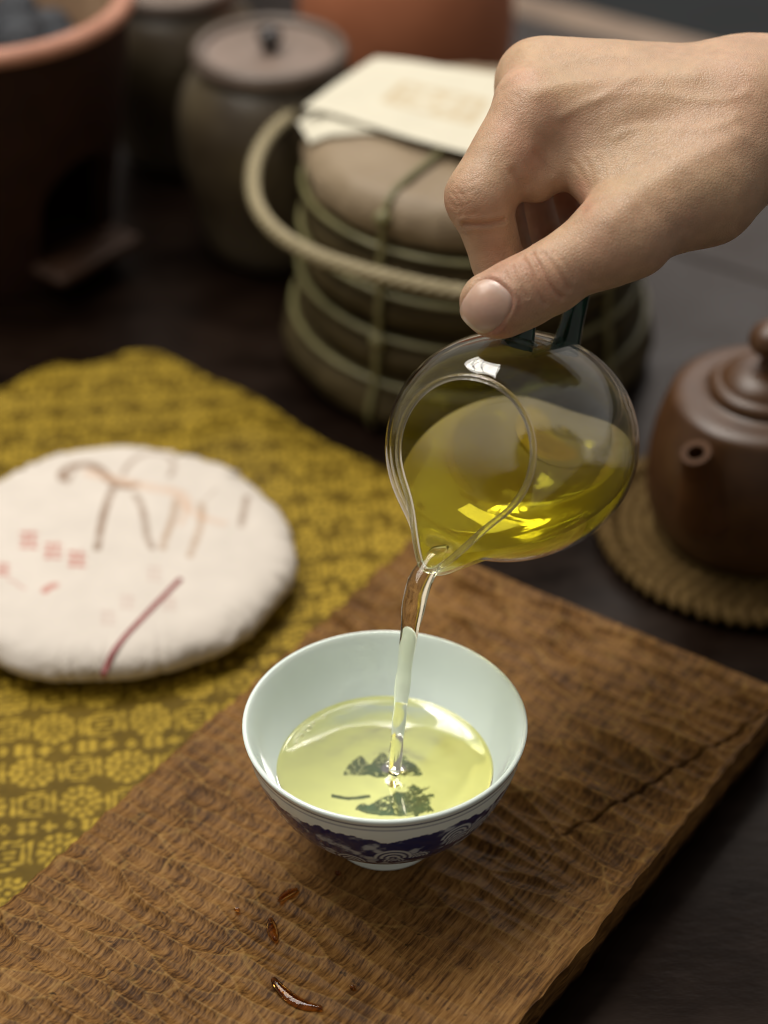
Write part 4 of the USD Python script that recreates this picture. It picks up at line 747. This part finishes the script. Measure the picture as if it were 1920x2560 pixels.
def hand_sdf(p):
    palm = smin(cone(p, F0, F1), cone(p, F0b, F1b), 22)
    palm = smin(palm, tri(p, Wi, I1, M1), 10); palm = smin(palm, tri(p, Wi, Wm, M1), 10)
    palm = smin(palm, tri(p, Wm, M1, R1), 10); palm = smin(palm, tri(p, Wr, R1, P1), 10); palm = smin(palm, tri(p, Wr, Wp, P1), 10)
    palm = smin(palm, tri(p, Wi, F1, Wm), 14)
    # thenar mass and the web between thumb and forefinger
    base = (T0[0], 0.0145); mid = (0.55 * T1[0] + 0.45 * T0[0], 0.013)
    palm = smin(palm, tri(p, (Wi[0], 0.015), base, J(1330, 330, -14, 11)), 12)
    palm = smin(palm, cone(p, base, J(1690, 258, 4, 12)), 14)
    web = tri(p, J(1330, 330, -13, 9.5), mid, J(1262, 352, -15, 8.5)); palm = smin(palm, web, 9)
    palm = smin(palm, tri(p, J(1300, 395, -20, 6.0), J(1345, 470, -29, 8.5), J(1400, 390, -20, 9)), 7)
    thumb = smin(cone(p, base, (T1[0], T1[1])), cone(p, T1, T2), 6); thumb = smin(thumb, cone(p, T2, T2b), 4); thumb = smin(thumb, cone(p, T2b, T3), 4)
    thumb = smin(thumb, cone(p, J(1368, 520, -36, 10.5), J(1320, 540, -36, 9.5)), 8)
    thumb = smin(thumb, cone(p, J(1085, 668, -28, 8.5), J(1130, 645, -28, 8.5)), 5)      # the pad
    def finger(a, b, c, d, kk=3.0):
        m = ((0.5 * a[0] + 0.5 * b[0]), 0.5 * (a[1] + b[1]) - 0.0006)
        f = smin(cone(p, a, m), cone(p, m, b), 3); f = smin(f, cone(p, b, c), kk); return smin(f, cone(p, c, d), kk)
    idx = finger(I1, I2, I3, I4); idx = smin(idx, cone(p, J(1205, 355, -15, 7.5), J(1160, 395, -17, 6.2)), 7)      # soft fold under the first joint
    idx = smin(idx, cone(p, J(1138, 232, -15, 9.5), J(1034, 424, -21, 9.0)), 5)
    out = smin(palm, thumb, 5)
    out = smin(out, smin(palm, idx, 5), 1.2)
    for f in (finger(M1, M2, M3, M4), finger(R1, R2, R3, R4), finger(P1, P2, P3, P4)): out = smin(out, smin(palm, f, 6), 1.2)
    out = smin(out, cone(p, J(1141, 211, -13, 9.2), J(1185, 216, -12, 9)), 4)           # knuckles
    out = smin(out, cone(p, J(1146, 158, 5, 8.8), J(1195, 160, 6, 8)), 4)
    return out
def surface_nets(sdf, lo, hi, h, coarse=6):
    n = np.ceil((hi - lo) / h / coarse).astype(int) * coarse; nc = n // coarse
    ax = [lo[k] + h * (np.arange(nc[k]) * coarse + (coarse - 1) / 2) for k in range(3)]
    G = np.stack(np.meshgrid(*ax, indexing='ij'), -1).reshape(-1, 3); cv = sdf(G)
    near = np.abs(cv) < h * coarse * 1.15
    val = np.repeat(np.repeat(np.repeat(cv.reshape(nc), coarse, 0), coarse, 1), coarse, 2)
    off = np.stack(np.meshgrid(*[np.arange(coarse)] * 3, indexing='ij'), -1).reshape(-1, 3)
    ci = np.stack(np.unravel_index(np.nonzero(near)[0], nc), -1) * coarse
    for blk in np.array_split(ci, max(1, len(ci) // 1500)):
        idx = (blk[:, None] + off[None]).reshape(-1, 3); val[tuple(idx.T)] = sdf(lo + h * idx)
    neg = val < 0; c = np.zeros(np.array(val.shape) - 1, int)
    corners = list(np.ndindex(2, 2, 2)); sl = lambda o: tuple(slice(o[k], val.shape[k] - 1 + o[k]) for k in range(3))
    for o in corners: c += neg[sl(o)]
    act = (c > 0) & (c < 8); I = np.stack(np.nonzero(act), -1); ids = -np.ones(act.shape, int); ids[act] = np.arange(len(I))
    acc, cnt = np.zeros((len(I), 3)), np.zeros(len(I))
    for o in corners:
        for k in range(3):
            if o[k]: continue
            o2 = np.array(o); o2[k] = 1; a, b = val[tuple((I + o).T)], val[tuple((I + o2).T)]; s = (a < 0) != (b < 0)
            t = np.where(s, a / np.where(s, a - b, 1), 0); q = np.array(o, float)[None].repeat(len(I), 0); q[:, k] += t; acc[s] += q[s]; cnt[s] += 1
    v = lo + h * (I + acc / cnt[:, None]); fs = []
    for k in range(3):
        a, b = [slice(None)] * 3, [slice(None)] * 3; a[k], b[k] = slice(0, -1), slice(1, None)
        s = neg[tuple(a)] != neg[tuple(b)]; e = np.stack(np.nonzero(s), -1); flip = neg[tuple(a)][s]
        i1, i2 = [q for q in range(3) if q != k]; ok = (e[:, i1] > 0) & (e[:, i2] > 0) & (e[:, i1] < act.shape[i1]) & (e[:, i2] < act.shape[i2]); e, flip = e[ok], flip[ok]
        def at_(d1, d2): q = e.copy(); q[:, i1] -= d1; q[:, i2] -= d2; return ids[tuple(q.T)]
        Q = np.stack([at_(1, 1), at_(0, 1), at_(0, 0), at_(1, 0)], 1); Q = Q[(Q >= 0).all(1)] if False else Q
        w = flip if k != 1 else ~flip; Q[~w] = Q[~w][:, ::-1]; fs.append(Q)
    q = np.vstack(fs); q = q[(q >= 0).all(1)]; return v, tris(q)
HAND_H = 0.00065
JOINTS = [I1, I2, I3, I4, M1, M2, M3, M4, R1, R2, R3, R4, P1, P2, P3, P4, T0, T1, T2, T3, Wi, Wm, Wr, Wp, F1, F1b]
lo = np.min([c - 1.25 * r for c, r in JOINTS], 0) - 0.004; hi = np.max([c + 1.25 * r for c, r in JOINTS], 0) + 0.004; hi[0] = at(1790, 250, D0 + 0.02)[0]
hv, hf = surface_nets(hand_sdf, lo, hi, HAND_H)
hm = trimesh.Trimesh(hv, hf, process=False); hm = max(hm.split(only_watertight=False), key=lambda m: len(m.vertices)) 
trimesh.smoothing.filter_taubin(hm, iterations=6)
hv, hf = np.array(hm.vertices), np.array(hm.faces); hn = np.array(hm.vertex_normals)
VIEW = (at(1250, 400, D0) - CAM); VIEW /= np.linalg.norm(VIEW)
toward = np.clip(-(hn @ VIEW) * 1.6, 0, 1)
hs = seen(hv); dep = np.zeros(len(hv)); hcol = np.broadcast_to(np.array([0.44, 0.285, 0.18]), hv.shape).copy()
def crop(pts): return np.array([((1080 + 0.5063 * x) / 1.15732, (80 + 0.5063 * y) / 1.15732) for x, y in pts])
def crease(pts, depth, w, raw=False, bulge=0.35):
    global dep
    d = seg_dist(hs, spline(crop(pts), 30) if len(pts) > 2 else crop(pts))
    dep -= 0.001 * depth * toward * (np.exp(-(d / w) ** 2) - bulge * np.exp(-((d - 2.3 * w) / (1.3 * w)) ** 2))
# thumb joint wrinkles, finger folds, tendons
for pts, dpt, w in (([(395, 1160), (425, 1230), (470, 1310)], 0.30, 4.0), ([(450, 1120), (490, 1200), (525, 1290), (560, 1340)], 0.42, 4.5), ([(500, 1100), (545, 1180), (600, 1270), (640, 1310)], 0.5, 4.5), ([(540, 1090), (600, 1150), (655, 1230), (680, 1270)], 0.34, 4.5),
                    ([(365, 1190), (390, 1250), (430, 1330)], 0.18, 3.5), ([(600, 1090), (660, 1150), (700, 1220)], 0.2, 4.5), ([(400, 690), (425, 730), (460, 755)], 0.4, 8.0), ([(520, 600), (560, 650), (590, 690)], 0.3, 8.0),
                    ([(160, 945), (250, 948), (350, 930)], 0.65, 5.0), ([(100, 800), (140, 850), (150, 900)], 0.12, 3.0), ([(90, 830), (120, 880)], 0.12, 3.0), ([(120, 770), (165, 830)], 0.12, 3.0),
                    ([(690, 640), (740, 700), (770, 770)], 0.16, 6.0), ([(760, 640), (790, 700), (800, 770)], 0.14, 6.0), ([(830, 630), (850, 690), (850, 740)], 0.13, 6.0), ([(900, 620), (900, 670), (880, 720)], 0.1, 6.0), ([(960, 640), (930, 690), (890, 740)], 0.12, 6.0), ([(1010, 660), (960, 700), (900, 760)], 0.1, 6.0),
                    ([(345, 285), (400, 250), (480, 230)], 0.22, 8.0), ([(740, 880), (820, 830), (900, 790)], 0.15, 5.0)):
    crease(pts, dpt, w)
crease([(520, 300), (760, 240), (1000, 220), (1300, 210)], -0.55, 17, bulge=0.2); crease([(480, 190), (760, 140), (1050, 120)], -0.35, 14, bulge=0.2); crease([(880, 930), (1060, 760), (1250, 640), (1500, 520)], -0.6, 26, bulge=0.1); crease([(1000, 450), (1250, 400), (1500, 330)], 0.3, 22, bulge=0.1)
for pts, dpt, w in (([(640, 420), (820, 330), (1050, 300), (1300, 330), (1550, 300)], -0.28, 11.0), ([(900, 520), (1080, 470), (1260, 480), (1500, 420)], -0.22, 10.0), ([(820, 330), (960, 250), (1150, 160)], -0.2, 9.0),
                    ([(95, 790), (150, 800), (215, 770)], 0.10, 2.6), ([(80, 850), (130, 862), (190, 840)], 0.12, 2.6), ([(110, 900), (170, 905), (230, 885)], 0.10, 2.6), ([(130, 740), (180, 745), (235, 715)], 0.07, 2.6),
                    ([(390, 300), (430, 330), (440, 380)], 0.10, 3.0), ([(360, 330), (395, 365), (400, 420)], 0.10, 3.0), ([(420, 280), (470, 310), (490, 350)], 0.08, 3.0), ([(215, 1240), (255, 1228), (300, 1240), (335, 1268)], 0.22, 3.0)):
    crease(pts, dpt, w, bulge=0.15)
dep += 0.00022 * (fbm(hv * 190, 3, 101) - 0.5) + 0.0007 * (fbm(hv * 62, 2, 102) - 0.5)
nail_c = crop([(268, 1352)])[0]
def tint(pts, w, c, a):
    global hcol
    d = seg_dist(hs, crop(pts)); k = (a * np.exp(-(d / w) ** 2))[:, None]; hcol = hcol * (1 - k) + np.array(c) * k
RED = (0.47, 0.215, 0.150)
tint([(150, 1450), (330, 1480)], 34, RED, 0.85); tint([(300, 1240), (390, 1340)], 24, (0.46, 0.22, 0.17), 0.55); tint([(450, 1150), (620, 1280)], 30, (0.42, 0.23, 0.14), 0.45)
tint([(90, 850), (200, 900)], 40, (0.44, 0.24, 0.15), 0.55); tint([(380, 480), (480, 640)], 40, (0.45, 0.245, 0.165), 0.55); tint([(560, 400), (700, 480)], 40, (0.44, 0.25, 0.18), 0.35); tint([(400, 200), (480, 210)], 25, (0.50, 0.28, 0.2), 0.4); tint([(820, 1050), (900, 1100)], 40, (0.45, 0.25, 0.165), 0.4); tint([(740, 760), (760, 860)], 18, (0.46, 0.24, 0.16), 0.6); tint([(300, 1050), (330, 1130)], 30, (0.43, 0.23, 0.15), 0.5)
hcol *= (1 + 0.22 * (fbm(hv * 95, 3, 103) - 0.5))[:, None] * np.array([1, 1, 1]); hcol[:, 1] *= 1 + 0.10 * (fbm(hv * 55, 2, 104) - 0.5); 
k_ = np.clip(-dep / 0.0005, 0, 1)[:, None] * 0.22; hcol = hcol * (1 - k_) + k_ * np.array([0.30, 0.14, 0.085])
# the nail bed: a shallow seat for the nail
nd = crop([(185, 1460)])[0] - crop([(330, 1265)])[0]; nd /= np.linalg.norm(nd); ns = np.array([-nd[1], nd[0]])
rel = hs - nail_c; nu_, nv_ = rel @ nd / 57.0, rel @ ns / 50.0; nr = (np.abs(nu_) ** 2.7 + np.abs(nv_) ** 2.7) ** (1 / 2.7)
dep += toward * (0.00050 * np.exp(-((nr - 1.14) / 0.10) ** 2) * (nu_ < 0.75) - 0.0004 * smoothstep(1.05, 0.9, nr))
hv2 = hv + hn * dep[:, None]
M_skin = material('skin', {'a': ('attribute', {'attribute': 'col'}), 'g': ('texture_coordinate', {}), 'n': ('noise_texture', {'scale': 260, 'detail': 4}), 'mr': ('map_range', {'from_min': 0.3, 'from_max': 0.7, 'to_min': 0.92, 'to_max': 1.08}),
    'm': ('vector_math', {'math_type': 'scale'}), 'v': ('voronoi_texture', {'scale': 1050, 'feature': 'distance_to_edge'}), 'vr': ('map_range', {'from_min': 0.0, 'from_max': 0.25, 'to_min': 0.0, 'to_max': 1.0, 'clamp': True}),
    'bn': ('noise_texture', {'scale': 1900, 'detail': 4}), 'bb': ('math', {'math_type': 'multiply_add', 'value2': 0.8}), 'wn': ('noise_texture', {'scale': 420, 'detail': 2}), 'wv': ('vector_math', {'math_type': 'multiply_add', 'vector2': (0.0022, 0.0022, 0.0022)}),
    'b': ('bump', {'strength': 0.30, 'distance': 0.00035}), 'rr': ('map_range', {'from_min': 0.3, 'from_max': 0.7, 'to_min': 0.38, 'to_max': 0.52}),
    'p': ('principled_bsdf', {'subsurface_weight': 0.16, 'subsurface_scale': 0.0035, 'subsurface_radius': (1.0, 0.35, 0.18), 'specular_ior_level': 0.36})},
    [('g.object', 'n.vector'), ('n.fac', 'mr.value'), ('a.vector', 'm.vector1'), ('mr.result', 'm.scale'), ('m.vector', 'p.base_color'), ('g.object', 'wn.vector'), ('wn.color', 'wv.vector1'), ('g.object', 'wv.vector3'), ('wv.vector', 'v.vector'), ('v.distance', 'vr.value'),
     ('g.object', 'bn.vector'), ('bn.fac', 'bb.value1'), ('vr.result', 'bb.value3'), ('bb.value', 'b.height'), ('b.normal', 'p.normal'), ('n.fac', 'rr.value'), ('rr.result', 'p.roughness')])
hand = thing('hand', 'bare right hand pinching the green handle of the glass jug between thumb and forefinger', 'hand', at(1650, 250, D0))
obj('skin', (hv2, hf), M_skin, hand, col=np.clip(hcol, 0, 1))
def nail():
    n = 48; r = np.linspace(0, 1, 16); a = np.linspace(0, 2 * np.pi, 72, endpoint=False)
    A, Rr = np.meshgrid(a, r, indexing='ij'); c, s = np.cos(A), np.sin(A); q = (np.abs(c) ** 2.7 + np.abs(s) ** 2.7) ** (-1 / 2.7)
    uu, vv = Rr * q * c, Rr * q * s
    px = nail_c + (uu[..., None] * 57.0 * nd + vv[..., None] * 50.0 * ns)
    fr = hs; ok = np.nonzero(toward > 0.05)[0]; ok = ok[np.linalg.norm(hs[ok] - nail_c, axis=1) < 110]
    near = (hv[ok] - CAM) @ FW < (T3[0] - CAM) @ FW + 0.004; ok = ok[near]
    from scipy.interpolate import LinearNDInterpolator
    dd = LinearNDInterpolator(hs[ok], (hv[ok] - CAM) @ FW)(px.reshape(-1, 2)); dd = np.where(np.isnan(dd), np.nanmax(dd), dd)
    nn = LinearNDInterpolator(hs[ok], hn[ok])(px.reshape(-1, 2)); nn = np.where(np.isnan(nn), -VIEW, nn)
    P = np.array([at(x, y, d) for (x, y), d in zip(px.reshape(-1, 2), dd)])
    h = (0.00022 - 0.00045 * smoothstep(0.90, 1.0, Rr) + 0.00035 * smoothstep(0.4, 1.0, uu)).ravel()
    P = P + nn * h[:, None]; white = smoothstep(0.82, 0.92, uu).ravel()[:, None]; lun = smoothstep(-0.45, -0.85, uu).ravel()[:, None] * smoothstep(0.9, 0.3, abs(vv)).ravel()[:, None]
    col = np.array([0.55, 0.355, 0.27]) * (1 - white) + white * np.array([0.66, 0.54, 0.42]); col = col * (1 - 0.45 * lun) + 0.45 * lun * np.array([0.66, 0.50, 0.45])
    return (P, grid_faces(72, 16, wrap_u=True)), col
nm, nc = nail()
obj('thumbnail', nm, painted('nail', 0.28, 0.12, 500, 0.0003, 0.04, 300, subsurface_weight=0.15, subsurface_scale=0.002), hand, col=nc)
